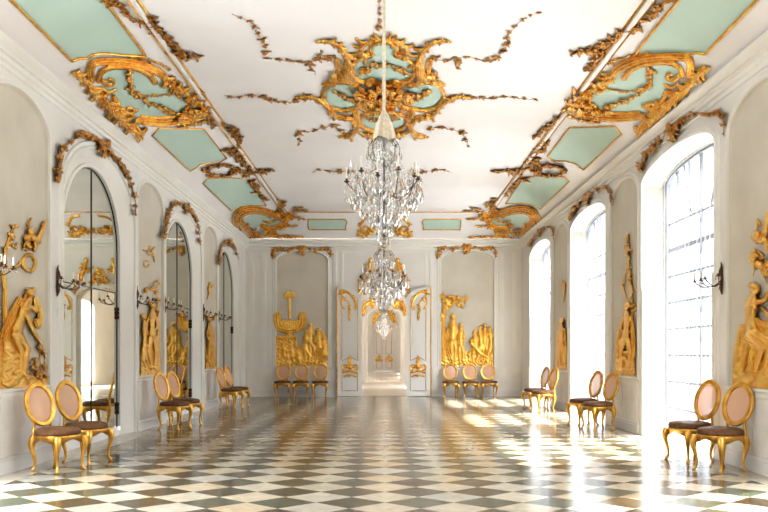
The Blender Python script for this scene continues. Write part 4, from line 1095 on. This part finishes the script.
# oval flower wreaths
def wreath(cx, cy, rx, ry, label, seed):
    r = Relief(cx-rx-6, cy-ry-5, cx+rx+6, cy+ry+5, 0.35, seed)
    r.garland([(cx+rx*math.cos(a), cy+ry*math.sin(a)) for a in np.linspace(0, 2*PI, 17)], 1.4, 2.8, 2.2, .6, fl=.4, stem=1.0)
    r.rough(.15, .8); o = r.build('flower_wreath', s_ceil, M['gold_dark'], depth=1.2); tag(o, label, 'wreath', 'oval flower wreaths in the side coves')
wreath(221.3, 171, 15, 5.4, 'oval gilded flower wreath between green panels in the left cove', 36)
wreath(549.5, 171.5, 15, 5.0, 'oval gilded flower wreath between green panels in the right cove', 37)

# flower sprays along the gilt ceiling edge
GE = 'flower sprays tied round the gilt ceiling edge'
def edge_spray(parts, label, seed, size=3.2):
    xs = [p[0] for l in parts for p in l]; ys = [p[1] for l in parts for p in l]
    r = Relief(min(xs)-8, min(ys)-7, max(xs)+8, max(ys)+7, 0.4, seed)
    for i, l in enumerate(parts): r.sprig(l, 5.5, 8.0*size/3.2, 3.0*size/3.2, .7, .35, dens=.5)
    r.rough(.15, .8); o = r.build('flower_spray', s_ceil, M['gold_dark'], depth=1.0, base=0.02); tag(o, label, 'flower spray', GE)
eL = [([(104, -2), (118, 8), (128, 14), (140, 22), (150, 26)], 'left edge, at the top of the picture'),
      ([(150, 24), (160, 34), (168, 42), (176, 50), (186, 58)], 'left edge, beside the large green panel'),
      ([(174, 48), (184, 46), (188, 52)], None)]
edge_spray([[(106, -2), (116, 5), (126, 12), (134, 20), (144, 24)]], 'gilded flower spray on the left ceiling edge by the top border, topmost', 40)
edge_spray([[(150, 20), (158, 33), (168, 40), (176, 48), (185, 60)], [(170, 52), (184, 56), (200, 58)]], 'gilded flower spray wound round the left ceiling edge next to the large green panel', 41)
edge_spray([[(204, 101), (207, 115), (214, 127)], [(222, 125), (230, 132), (238, 142)]], 'gilded flower spray on the left ceiling edge just past the oval cartouche', 42, 2.8)
edge_spray([[(226, 150), (238, 158), (246, 164), (252, 172)], [(232, 128), (240, 140), (236, 152)]], 'gilded flower spray on the left ceiling edge near the green panels', 43, 2.8)
edge_spray([[(240, 171), (250, 174), (262, 172), (272, 171)], [(252, 182), (258, 192), (266, 202)]], 'gilded flower spray on the left ceiling edge beside the oval wreath', 44, 2.8)
edge_spray([[(668, -2), (660, 8), (650, 16), (640, 24)]], 'gilded flower spray on the right ceiling edge by the top border, topmost', 45)
edge_spray([[(640, 28), (626, 32), (612, 40), (600, 46), (590, 52)], [(604, 50), (596, 60), (586, 72)], [(594, 52), (582, 53), (570, 54)]], 'gilded flower spray wound round the right ceiling edge next to the large green panel', 46)
edge_spray([[(557, 118), (549, 128), (540, 133), (534, 140)], [(548, 142), (540, 150), (532, 158)]], 'gilded flower spray on the right ceiling edge just past the oval cartouche', 47, 2.8)
edge_spray([[(536, 160), (528, 166), (520, 171), (500, 172), (490, 172)], [(524, 178), (514, 185), (504, 196)]], 'gilded flower spray on the right ceiling edge beside the oval wreath', 48, 2.8)

# centre rosette
def R2(x, y): return (x/4.46+310, y/4.46+30)      # traced frame
r = Relief(290, 30, 482, 148, 0.45, 50)
def RR(*p): return [R2(*q) for q in p]
g = Relief(310, 36, 460, 146, 0.8, 2)
for sg in (1, -1):
    c0 = 383.5
    m_ = lambda p: [(c0+sg*(x-c0), y) for x, y in p]
    # top field frame
    r.path(m_(RR((330, 55), (290, 62), (268, 85), (275, 115), (220, 130), (190, 165), (200, 215), (250, 235), (300, 235), (330, 245))), 2.4, 2.4, groove=3)
    g.poly(m_(RR((335, 65), (285, 70), (275, 100), (262, 125), (215, 140), (200, 180), (212, 215), (260, 235), (335, 235))), 0)
    # crown of leaves over it
    r.acanth(m_(RR((330, 48), (290, 48), (245, 65), (225, 95), (240, 115))), 3.2, 3.0, 10, L=1.8, asp=.9, sweep=.7); r.scroll((c0+sg*(R2(262, 110)[0]-c0), R2(0, 110)[1]), 5, 1.2, 0, 400*-sg, 1.8, 1.0, asp=.7)
    # side field
    r.path(m_(RR((215, 250), (140, 235), (90, 245), (60, 280), (65, 315), (100, 350), (160, 360), (215, 345))), 2.2, 2.2, groove=3)
    g.poly(m_(RR((220, 255), (140, 245), (90, 252), (70, 285), (75, 315), (105, 340), (160, 350), (225, 335))), 0)
    # bottom field
    r.path(m_(RR((320, 375), (250, 378), (225, 400), (235, 435), (290, 455), (320, 470))), 2.2, 2.2, groove=3)
    g.poly(m_(RR((335, 380), (250, 385), (235, 405), (245, 430), (290, 448), (335, 455))), 0)
    # big curled plumes
    r.path(m_(RR((30, 55), (80, 52), (130, 75), (160, 120), (165, 170), (140, 220))), 1.4, 4.2, groove=4)
    r.acanth(m_(RR((40, 52), (100, 58), (150, 95), (172, 150), (165, 210))), 2.2, 5.0, 13, L=1.5, asp=.9, lift=.3, sweep=.45)
    r.path(m_(RR((120, 140), (125, 185), (95, 225), (60, 245))), 3.2, 2.2, groove=4); r.cluster(*m_(RR((105, 215)))[0], 5, 12, 5, .8, fl=.1)
    r.acanth(m_(RR((-60, 305), (0, 300), (45, 320), (80, 350), (110, 385))), 2.2, 3.6, 10, L=1.5, asp=.8, sweep=.5)
    r.path(m_(RR((-40, 298), (10, 305), (60, 330), (120, 390), (175, 390))), 1.2, 2.2, groove=2)
    r.path(m_(RR((205, 375), (215, 420), (190, 460), (130, 480))), 4.0, 1.4, groove=4)
    r.acanth(m_(RR((130, 395), (180, 400), (205, 440), (180, 480))), 3.0, 3.4, 9, L=1.6, asp=.8, sweep=.5); r.acanth(m_(RR((235, 470), (275, 475), (310, 480))), 2.6, 3.0, 5, L=1.5, asp=.8)
    # lattice between
    for k in range(6):
        r.path(m_(RR((160+k*12, 265-k*8), (200+k*12, 235-k*2))), .35, .35, sm=False); r.path(m_(RR((165+k*12, 240-k*6), (205+k*8, 262-k*2))), .35, .35, sm=False)
        r.path(m_(RR((160+k*12, 345+k*7), (205+k*9, 375+k*2))), .35, .35, sm=False)
    # flowers on the green
    r.garland(m_(RR((225, 195), (250, 180), (290, 160), (335, 155))), 1.6, 3.4, 1.3, .7, fl=.3); r.cluster(*m_(RR((240, 185)))[0], 3, 9, 4, .6, fl=.3)
    r.garland(m_(RR((110, 275), (140, 290), (175, 310), (200, 325))), 2.0, 3.4, 1.5, .7, fl=.3); r.garland(m_(RR((260, 400), (285, 405), (320, 415))), 1.0, 2.8, 1.2, .7)
    # scrolls of the heart
    r.scroll(m_(RR((270, 240)))[0], 5.5, 1.4, 0, 420*-sg, 2.2, 1.3, asp=.9, lift=1.5); r.scroll(m_(RR((245, 340)))[0], 6, 1.4, 90, 90+400*sg, 2.2, 1.2, asp=.7, lift=1)
for an in range(0, 360, 30):
    q = math.radians(an+8); x1, y1 = 330+105*math.cos(q), 312+52*math.sin(q)
    r.acanth([R2(330+30*math.cos(q), 312+16*math.sin(q)), R2(330+70*math.cos(q+.12), 312+36*math.sin(q+.12)), R2(x1, y1)], 2.6, 1.6, 5, L=1.3, asp=.8, lift=1.2)
for x, y in ((240, 290), (270, 300), (300, 280), (330, 270), (360, 280), (390, 300), (415, 290), (290, 330), (330, 340), (370, 330), (300, 355), (355, 360), (250, 315), (405, 320), (330, 305), (430, 305), (225, 300)):
    r.cluster(*R2(x, y), 5.0, 10, 6.0, .8, fl=.12, lift=1.5, k=1.2)
    r.path([R2(x-18, y+6), R2(x, y-12), R2(x+18, y+8)], 1.8, 1.2, groove=2, lift=2.5)
r.rough(.14, 1.0)
t = thing('ceiling_rosette', 'large gilded rocaille rosette with pale green fields at the centre of the ceiling', 'ornament')
r.build('rocaille', s_ceil, M['gold'], t, depth=0.9); g.build('green_field', s_ceil, M['green'], t)

# trailing sprays on the flat ceiling
GT = 'trailing flower sprays round the ceiling rosette'
def trail(parts, label, seed, size=3.6):
    xs = [p[0] for l in parts for p in l]; ys = [p[1] for l in parts for p in l]
    r = Relief(min(xs)-7, min(ys)-6, max(xs)+7, max(ys)+6, 0.4, seed)
    for l in parts: r.sprig(l, 10.0, 6.0*size/3.6, 2.6*size/3.6, .6, .55, dens=.35)
    r.rough(.12, .8); o = r.build('flower_spray', s_ceil, M['gold_dark'], depth=0.9); tag(o, label, 'flower spray', GT)
trail([[(334, 58), (320, 59), (308, 63), (296, 62), (286, 61), (272, 59), (262, 58)], [(266, 56), (266, 46), (258, 34), (254, 24), (246, 20), (232, 14)], [(312, 62), (310, 68), (316, 74)], [(322, 52), (318, 56)]], 'trailing gilded flower spray reaching from the rosette to the upper left', 60)
trail([[(322, 100), (308, 99), (294, 102), (282, 103), (268, 100), (258, 97)], [(276, 102), (262, 97), (248, 96), (236, 98), (224, 95)]], 'trailing gilded flower spray reaching straight left from the rosette', 61)
trail([[(344, 134), (334, 126), (322, 128), (308, 132), (296, 130)], [(300, 132), (300, 140), (298, 146)]], 'small gilded flower spray at the lower left of the rosette', 62, 3.0)
trail([[(430, 57), (444, 61), (456, 59), (470, 58), (486, 62)], [(484, 62), (498, 57), (507, 46), (508, 36), (518, 24), (530, 16), (542, 13)], [(458, 60), (458, 68), (464, 74)]], 'trailing gilded flower spray reaching from the rosette to the upper right', 63)
trail([[(446, 99), (460, 98), (476, 98), (492, 99), (506, 97), (522, 99), (538, 100)]], 'trailing gilded flower spray reaching straight right from the rosette', 64)
trail([[(426, 130), (438, 128), (452, 130), (464, 132)], [(460, 131), (466, 140), (470, 148)]], 'small gilded flower spray at the lower right of the rosette', 65, 3.0)
trail([[(356, 173), (344, 171), (332, 172), (322, 170), (312, 173)]], 'thin gilded flower spray left of the chandelier between rosette and far wall', 66, 2.8)
trail([[(408, 173), (420, 173), (432, 171), (442, 170), (452, 173)]], 'thin gilded flower spray right of the chandelier between rosette and far wall', 67, 2.8)
trail([[(379, 30), (380, 18), (379, 8), (381, -4)]], 'gilded flower spray beside the chandelier rope at the top of the picture', 68, 3.0)

# ================================================================== CHAIRS (front faces local +x)
def make_chair():
    t = thing('side_chair', 'gilded chair', 'chair')
    # seat outline: broad rounded front, narrower back
    def seat(a, k=1.0):
        c, s = math.cos(a), math.sin(a)
        ex = 2.6
        x = math.copysign(abs(c)**(2/ex), c)*0.245*k; y = math.copysign(abs(s)**(2/ex), s)*0.262*k
        if x < 0: y *= 1-0.16*(-x/0.245)
        return x, y
    N = 40
    def ringmesh(prof, m, name, cap=True):
        mb = MB(); vs = []
        for k, z in prof:
            for i in range(N): x, y = seat(2*PI*i/N, k); vs.append((x, y, z))
        fs = [(i*N+j, i*N+(j+1) % N, (i+1)*N+(j+1) % N, (i+1)*N+j) for i in range(len(prof)-1) for j in range(N)]
        fs.append(tuple(range(N-1, -1, -1))); fs.append(tuple((len(prof)-1)*N+j for j in range(N)))
        mb.add(vs, fs); return mb.build(name, m, t, True)
    ringmesh([(0.90, 0.425), (0.985, 0.43), (1.0, 0.445), (1.0, 0.468), (0.97, 0.488), (0.85, 0.503), (0.6, 0.513), (0.3, 0.518), (0.05, 0.519)], M['leather'], 'seat')
    # apron with scalloped lower edge
    mb = MB(); vs = []; n2 = 96; lv = [(0.93, None), (0.995, None), (1.0, 0.395), (1.02, 0.405), (1.03, 0.42), (0.985, 0.428), (0.90, 0.428)]
    for k, z in lv:
        for i in range(n2):
            a = 2*PI*i/n2; x, y = seat(a, k)
            zz = z if z is not None else 0.352+0.022*abs(math.sin(2*a))**0.6*-1+0.03*abs(math.cos(2*a))**3*1.0-0.0
            vs.append((x, y, zz))
    fs = [(i*n2+j, i*n2+(j+1) % n2, ((i+1) % len(lv))*n2+(j+1) % n2, ((i+1) % len(lv))*n2+j) for i in range(len(lv)) for j in range(n2)]
    mb.add(vs, fs); mb.build('apron', M['gold_chair'], t, True)
    # cabriole legs
    for sx in (1, -1):
        for sy in (1, -1):
            bx, by = (0.200, 0.205*sy) if sx > 0 else (-0.195, 0.165*sy)
            dx, dy = (0.75, 0.66*sy) if sx > 0 else (-0.75, 0.6*sy)
            prof = [(0.41, 0.0, 0.036), (0.37, 0.012, 0.040), (0.33, 0.024, 0.037), (0.28, 0.024, 0.029), (0.22, 0.010, 0.022), (0.15, -0.008, 0.017), (0.09, -0.014, 0.0145), (0.05, -0.006, 0.0145), (0.025, 0.010, 0.019), (0.010, 0.018, 0.020), (0.0, 0.018, 0.015)]
            pts = spl3([(bx+dx*o, by+dy*o, z, r_*1.15) for z, o, r_ in prof], 3)
            mb = MB(); mb.tube([p[:3] for p in pts], [p[3] for p in pts], 10); mb.build('leg', M['gold_chair'], t, True)
    # oval back, leaning back a little
    tilt = math.radians(13); cx0, cz = -0.268, 0.775; RX, RZ = 0.205, 0.237
    def bp(u, v, d):      # u across, v up, d forward of the back plane
        return (cx0 - v*math.sin(tilt) + d*math.cos(tilt), u, cz + v*math.cos(tilt) + d*math.sin(tilt))
    mb = MB(); vs = []; nn = 56; prof = [(-0.030, 0.0), (-0.026, 0.016), (-0.012, 0.024), (0.004, 0.016), (0.014, 0.026), (0.028, 0.018), (0.032, 0.0), (0.024, -0.016), (-0.02, -0.016)]
    for i in range(nn):
        a = 2*PI*i/nn
        for o, d in prof: vs.append(bp((RX+o)*math.sin(a), (RZ+o)*math.cos(a), d))
    L = len(prof)
    fs = [(i*L+j, i*L+(j+1) % L, ((i+1) % nn)*L+(j+1) % L, ((i+1) % nn)*L+j) for i in range(nn) for j in range(L)]
    mb.add(vs, fs); mb.build('back_frame', M['gold_chair'], t, True)
    # carved crest
    mb = MB()
    for k in range(-3, 4):
        a = k*0.13; c_ = bp((RX+0.02)*math.sin(a), (RZ+0.018+0.008*(3-abs(k))/3)*math.cos(a), 0.014)
        mb.lathe([(0.001, -0.016), (0.012, -0.011), (0.016, 0), (0.012, 0.011), (0.001, 0.016)], 8, c_)
    mb.build('crest', M['gold_chair'], t, True)
    mb = MB(); vs = [bp(0, 0, 0.012)]; rings = 5
    for q in range(1, rings+1):
        for i in range(nn):
            a = 2*PI*i/nn; k = q/rings
            vs.append(bp((RX-0.022)*k*math.sin(a), (RZ-0.022)*k*math.cos(a), 0.012*(1-k*k)))
    fs = [(0, 1+i, 1+(i+1) % nn) for i in range(nn)]+[(1+q*nn+i, 1+(q+1)*nn+i, 1+(q+1)*nn+(i+1) % nn, 1+q*nn+(i+1) % nn) for q in range(rings-1) for i in range(nn)]
    mb.add(vs, fs); mb.build('back_panel', M['cane'], t, True)
    # stiles joining oval and seat rail
    for sy in (1, -1):
        mb = MB(); e = bp(0.13*sy, -0.19, 0.0)
        pts = spl3([(-0.215, 0.150*sy, 0.39, .022), (-0.222, 0.146*sy, 0.45, .020), (-0.232, 0.130*sy, 0.51, .017), (e[0], e[1], e[2], .019)], 3)
        mb.tube([p[:3] for p in pts], [p[3] for p in pts], 8); mb.build('back_stile', M['gold_chair'], t, True)
    return t
def spl3(pts, n):
    P = [pts[0]]+list(pts)+[pts[-1]]; out = []
    for i in range(1, len(P)-2):
        for j in range(n):
            t = j/n; out.append(tuple(0.5*(2*P[i][c]+(P[i+1][c]-P[i-1][c])*t+(2*P[i-1][c]-5*P[i][c]+4*P[i+1][c]-P[i+2][c])*t*t+(3*P[i][c]-P[i-1][c]-3*P[i+1][c]+P[i+2][c])*t**3) for c in range(4)))
    out.append(tuple(pts[-1])); return out
chair0 = make_chair(); used = [False]
def put_chair(x, y, rz, label, group):
    t = chair0 if not used[0] else copy_tree(chair0); used[0] = True
    t.location = (x, y, 0.0); t.rotation_euler = (0, 0, math.radians(rz)); t['label'] = label; t['group'] = group
GLc, GRc, GFc = 'gilded chairs along the left wall', 'gilded chairs along the right windows', 'gilded chairs against the far wall'
b0 = 'gilded oval-backed chair with brown seat, '
put_chair(-3.86, 10.65, -24, b0+'nearest of all on the left wall', GLc)
put_chair(-3.80, 11.50, -20, b0+'before the nearest mirror, second on the left', GLc)
put_chair(-3.80, 16.35, -18, b0+'nearer one of the middle pair on the left', GLc)
put_chair(-3.78, 17.20, -16, b0+'farther one of the middle pair on the left', GLc)
put_chair(-3.78, 22.30, -14, b0+'nearer one of the last pair on the left', GLc)
put_chair(-3.74, 23.15, -12, b0+'farther one of the last pair on the left', GLc)
put_chair(3.98, 10.65, 204, b0+'nearest of all on the right wall', GRc)
put_chair(3.94, 11.60, 200, b0+'before the nearest window, second on the right', GRc)
put_chair(3.86, 16.25, 198, b0+'nearer one of the middle pair on the right', GRc)
put_chair(3.84, 17.35, 196, b0+'farther one of the middle pair on the right', GRc)
put_chair(3.72, 21.10, 194, b0+'nearer one of the last pair on the right', GRc)
put_chair(3.72, 22.25, 192, b0+'farther one of the last pair on the right', GRc)
for x, l in ((-3.16, 'leftmost of three under the fountain relief'), (-2.58, 'middle of three under the fountain relief'), (-1.99, 'rightmost of three under the fountain relief, by the door'),
             (2.08, 'leftmost of three under the tree relief, by the door'), (2.70, 'middle of three under the tree relief'), (3.27, 'rightmost of three under the tree relief')):
    put_chair(x, YF-0.48, -90, b0+l, GFc)

# ================================================================== SCONCES
def make_sconce():
    t = thing('wall_sconce', 's', 'sconce')   # projects along local +x
    mb = MB(); mb.tube([(0.015, 0, -0.20), (0.03, 0, -0.12), (0.02, 0, -0.02), (0.035, 0, 0.08), (0.02, 0, 0.17), (0.03, 0, 0.22)], [0.008, 0.026, 0.018, 0.030, 0.014, 0.006], 8)
    mb.build('back_plate', M['bronze'], t, True)
    for k, (a, ln, hz) in enumerate(((-62, .26, .02), (-20, .32, -.03), (22, .32, -.03), (62, .26, .02))):
        a = math.radians(a); dx, dy = math.cos(a), math.sin(a)
        P = [(0.03, 0, -0.02), (0.03+dx*ln*.3, dy*ln*.3, -0.09), (0.03+dx*ln*.7, dy*ln*.7, -0.07+hz), (0.03+dx*ln, dy*ln, 0.0+hz)]
        pts = spl3([(p[0], p[1], p[2], .007) for p in P], 4)
        mb = MB(); mb.tube([p[:3] for p in pts], 0.007, 6)
        ex, ey, ez = P[-1]; mb.lathe([(0.004, -0.01), (0.032, 0.0), (0.034, 0.006), (0.012, 0.01), (0.015, 0.03), (0.010, 0.032)], 10, (ex, ey, ez))
        arm = mb.build('arm', M['bronze'], t, True)
        mb = MB(); mb.lathe([(0.009, 0.0), (0.009, 0.085), (0.001, 0.09)], 8, (ex, ey, ez+0.03)); mb.build('candle', M['candle'], arm)
        for j in range(3):
            b_ = 2*PI*j/3; mb = MB(); drop(mb, (ex+0.03*math.cos(b_), ey+0.03*math.sin(b_), ez-0.005), 0.05, 0.011); mb.build('crystal_drop', M['crystal'], arm)
    return t
def drop(mb, top, L, w, n=6, rot=0.0):
    x, y, z = top; prof = [(0.001, 0), (w*0.45, -L*0.25), (w, -L*0.65), (w*0.7, -L*0.85), (0.001, -L)]
    vs = []
    for r_, dz in prof:
        for k in range(n):
            a = 2*PI*k/n+rot; vs.append((x+r_*math.cos(a), y+r_*math.sin(a)*0.6, z+dz))
    fs = [(i*n+k, i*n+(k+1) % n, (i+1)*n+(k+1) % n, (i+1)*n+k) for i in range(len(prof)-1) for k in range(n)]
    fs += [tuple(range(n-1, -1, -1)), tuple((len(prof)-1)*n+k for k in range(n))]
    mb.add(vs, fs)
def octa(mb, c, r_):
    x, y, z = c; mb.add([(x+r_, y, z), (x-r_, y, z), (x, y+r_, z), (x, y-r_, z), (x, y, z+r_), (x, y, z-r_)], [(0, 2, 4), (2, 1, 4), (1, 3, 4), (3, 0, 4), (2, 0, 5), (1, 2, 5), (3, 1, 5), (0, 3, 5)])
s_0 = make_sconce(); first = True
for y, l in ((9.72, 'at the left border of the picture, before the bather relief'), (12.02, 'on the pilaster between the bather relief and the nearest mirror'), (15.88, 'left of the embracing couple relief'),
             (17.88, 'right of the embracing couple relief'), (21.72, 'left of the third relief on the left wall'), (23.68, 'right of the third relief on the left wall')):
    t = s_0 if first else copy_tree(s_0); first = False
    t.location = (-XW+0.0, y, 2.34); t['label'] = 'dark bronze candle sconce '+l; t['group'] = 'bronze candle sconces'
t = copy_tree(s_0); t.location = (XW, 11.62, 2.34); t.rotation_euler = (0, 0, PI); t['label'] = 'bronze candle sconce with four arms between the nearest window and relief on the right'; t['group'] = 'bronze candle sconces'
mb = MB(); mb.box(-XW-0.002, -XW+0.018, 12.08-0.035, 12.08+0.035, 1.86, 1.99); q = mb.build('light_switch', M['plastic'])
mb = MB(); mb.box(-XW+0.018, -XW+0.024, 12.08-0.014, 12.08+0.014, 1.90, 1.95); mb.build('rocker', M['plastic'], q)
tag(q, 'small white switch plate on the pilaster under the bronze sconce beside the nearest mirror', 'switch')

# ================================================================== CHANDELIERS
def make_chandelier():
    t = thing('crystal_chandelier', 'c', 'chandelier')     # origin at the lowest point; height 1.22
    rg = random.Random(4)
    mb = MB(); mb.lathe([(0.004, 0.10), (0.02, 0.14), (0.012, 0.25), (0.03, 0.32), (0.014, 0.40), (0.035, 0.55), (0.016, 0.62), (0.045, 0.72), (0.018, 0.80), (0.03, 0.95), (0.012, 1.05), (0.02, 1.15), (0.01, 1.24)], 12)
    mb.build('central_stem', M['crystal'], t, True)
    mb = MB(); mb.tube([(0, 0, 0.1), (0, 0, 1.25)], 0.006, 6); mb.build('metal_rod', M['bronze'], t)
    mb = MB(); N = 12
    mb.lathe([(0.001, 0.0), (0.03, 0.012), (0.062, 0.045), (0.072, 0.075), (0.062, 0.11), (0.03, 0.14), (0.001, 0.15)], 10); mb.build('crystal_ball', M['crystal'], t)
    NA = 10
    for k in range(NA):
        a = 2*PI*k/NA+0.15; R_ = 0.40 if k % 2 else 0.33; zt = 0.70 if k % 2 else 0.78
        P = [(0.03, 0.62), (0.14, 0.54), (0.27, 0.56), (R_, zt)]
        pts = spl3([(p[0]*math.cos(a), p[0]*math.sin(a), p[1], .006) for p in P], 5)
        mb = MB(); mb.tube([p[:3] for p in pts], 0.006, 6)
        x, y = R_*math.cos(a), R_*math.sin(a)
        mb.lathe([(0.005, -0.015), (0.03, 0.0), (0.032, 0.006), (0.012, 0.012), (0.014, 0.035), (0.008, 0.036)], 10, (x, y, zt))
        arm = mb.build('arm', M['bronze'], t, True)
        mb = MB(); mb.lathe([(0.009, 0), (0.009, 0.11), (0.001, 0.118)], 8, (x, y, zt+0.035)); mb.build('candle', M['candle'], arm)
    # upper cage
    for k in range(8):
        a = 2*PI*k/8
        P = [(0.03, 1.20), (0.10, 1.17), (0.165, 1.08), (0.15, 0.98), (0.07, 0.90), (0.10, 0.84), (0.19, 0.80)]
        pts = spl3([(p[0]*math.cos(a), p[0]*math.sin(a), p[1], .005) for p in P], 4)
        mb = MB(); mb.tube([p[:3] for p in pts], 0.0045, 5); mb.build('frame_rib', M['bronze'], t, True)
    # big drops: every one a part
    spots = []
    def ring(R_, z, n, L, w, ph=0.0):
        for k in range(n):
            a = 2*PI*k/n+ph; spots.append((R_*math.cos(a), R_*math.sin(a), z, L, w, a))
    ring(0.40, 0.68, 10, 0.19, 0.034, 0.15+PI/10*0); ring(0.33, 0.60, 12, 0.20, 0.036, .1); ring(0.24, 0.52, 12, 0.21, 0.038, .3); ring(0.15, 0.42, 9, 0.20, 0.036)
    ring(0.08, 0.30, 7, 0.17, 0.030); ring(0.17, 1.06, 8, 0.13, 0.024); ring(0.14, 0.98, 8, 0.12, 0.022, .3); ring(0.19, 0.80, 9, 0.16, 0.028, .2); ring(0.11, 0.66, 8, 0.16, .028); ring(0.27, 0.74, 10, 0.13, 0.024, .4)
    for (x, y, z, L, w_, a) in spots[:98]:
        mb = MB(); drop(mb, (x, y, z), L, w_, 8, a); octa(mb, (x, y, z+0.014), 0.012); mb.build('crystal_drop', M['crystal'], t)
    # bead chains and small drops: beyond counting
    mb = MB()
    for k in range(14):
        a = 2*PI*k/14
        for (r0, z0, r1, z1) in ((0.05, 1.18, 0.17, 1.06), (0.17, 0.92, 0.33, 0.78), (0.08, 0.85, 0.28, 0.66), (0.36, 0.72, 0.40, 0.70), (0.30, 0.60, 0.06, 0.34)):
            for q in range(9):
                f = q/8; sag = -0.04*math.sin(PI*f); R_ = r0+(r1-r0)*f; aa = a+0.15*f
                octa(mb, (R_*math.cos(aa), R_*math.sin(aa), z0+(z1-z0)*f+sag), 0.009)
        for q in range(14):
            R_ = 0.06+0.36*rg.random(); aa = rg.random()*2*PI; z = 0.50+0.32*rg.random()
            drop(mb, (R_*math.cos(aa), R_*math.sin(aa), z), 0.05+.03*rg.random(), 0.012, 6)
        for q in range(5):
            R_ = 0.05+0.13*rg.random(); aa = rg.random()*2*PI; z = 0.85+0.28*rg.random(); drop(mb, (R_*math.cos(aa), R_*math.sin(aa), z), 0.06, 0.013, 6)
    # tall spikes on the outer cups
    o = mb.build('bead_chains', M['crystal'], t); o['kind'] = 'stuff'
    for k in (0, 2, 5, 7):
        mb = MB(); a = 2*PI*k/NA+0.15; mb.tube([(0.36*math.cos(a), 0.36*math.sin(a), 0.78), (0.36*math.cos(a), 0.36*math.sin(a), 0.86), (0.36*math.cos(a), 0.36*math.sin(a), 0.95)], [0.012, 0.014, 0.001], 6); mb.build('crystal_spike', M['crystal'], t)
    return t
ch = make_chandelier()
def hang(t, y, z, zc, label, x=0.0, s=1.0):
    t.location = (x, y, z); t.scale = (s, s, s); t['label'] = label
    mb = MB(); top = 1.20
    # gathered cloth sleeve over the hook, then the rope
    mb2 = MB(); n = 28; vs = []; prof = [(0.115, 1.16), (0.108, 1.22), (0.085, 1.31), (0.055, 1.39), (0.026, 1.455), (0.013, 1.48)]
    for r_, zz in prof:
        for k in range(n):
            a = 2*PI*k/n; q = r_*(1+0.13*math.cos(a*9)); vs.append((q*math.cos(a), q*math.sin(a), zz+(0.02*math.cos(a*3) if zz < 1.2 else 0)))
    mb2.add(vs, [(i*n+k, i*n+(k+1) % n, (i+1)*n+(k+1) % n, (i+1)*n+k) for i in range(len(prof)-1) for k in range(n)])
    mb2.build('cloth_sleeve', M['rope'], t, True)
    mb.tube([(0, 0, 1.2), (0, 0, (zc-z)/s)], 0.017, 8); mb.build('rope', M['rope'], t, True)
c2 = copy_tree(ch); c3 = copy_tree(ch)
hang(ch, 9.6, 2.50, ZC, 'large crystal chandelier hanging from a cloth-covered rope, nearest the camera')
hang(c2, 15.4, 1.97, ZC, 'second crystal chandelier, hanging lower directly behind the nearest one')
hang(c3, 46.0, 2.0, 5.2, 'small distant crystal chandelier seen through the doorways behind the others')
for t in (ch, c2, c3): t['group'] = 'crystal chandeliers on the room axis'
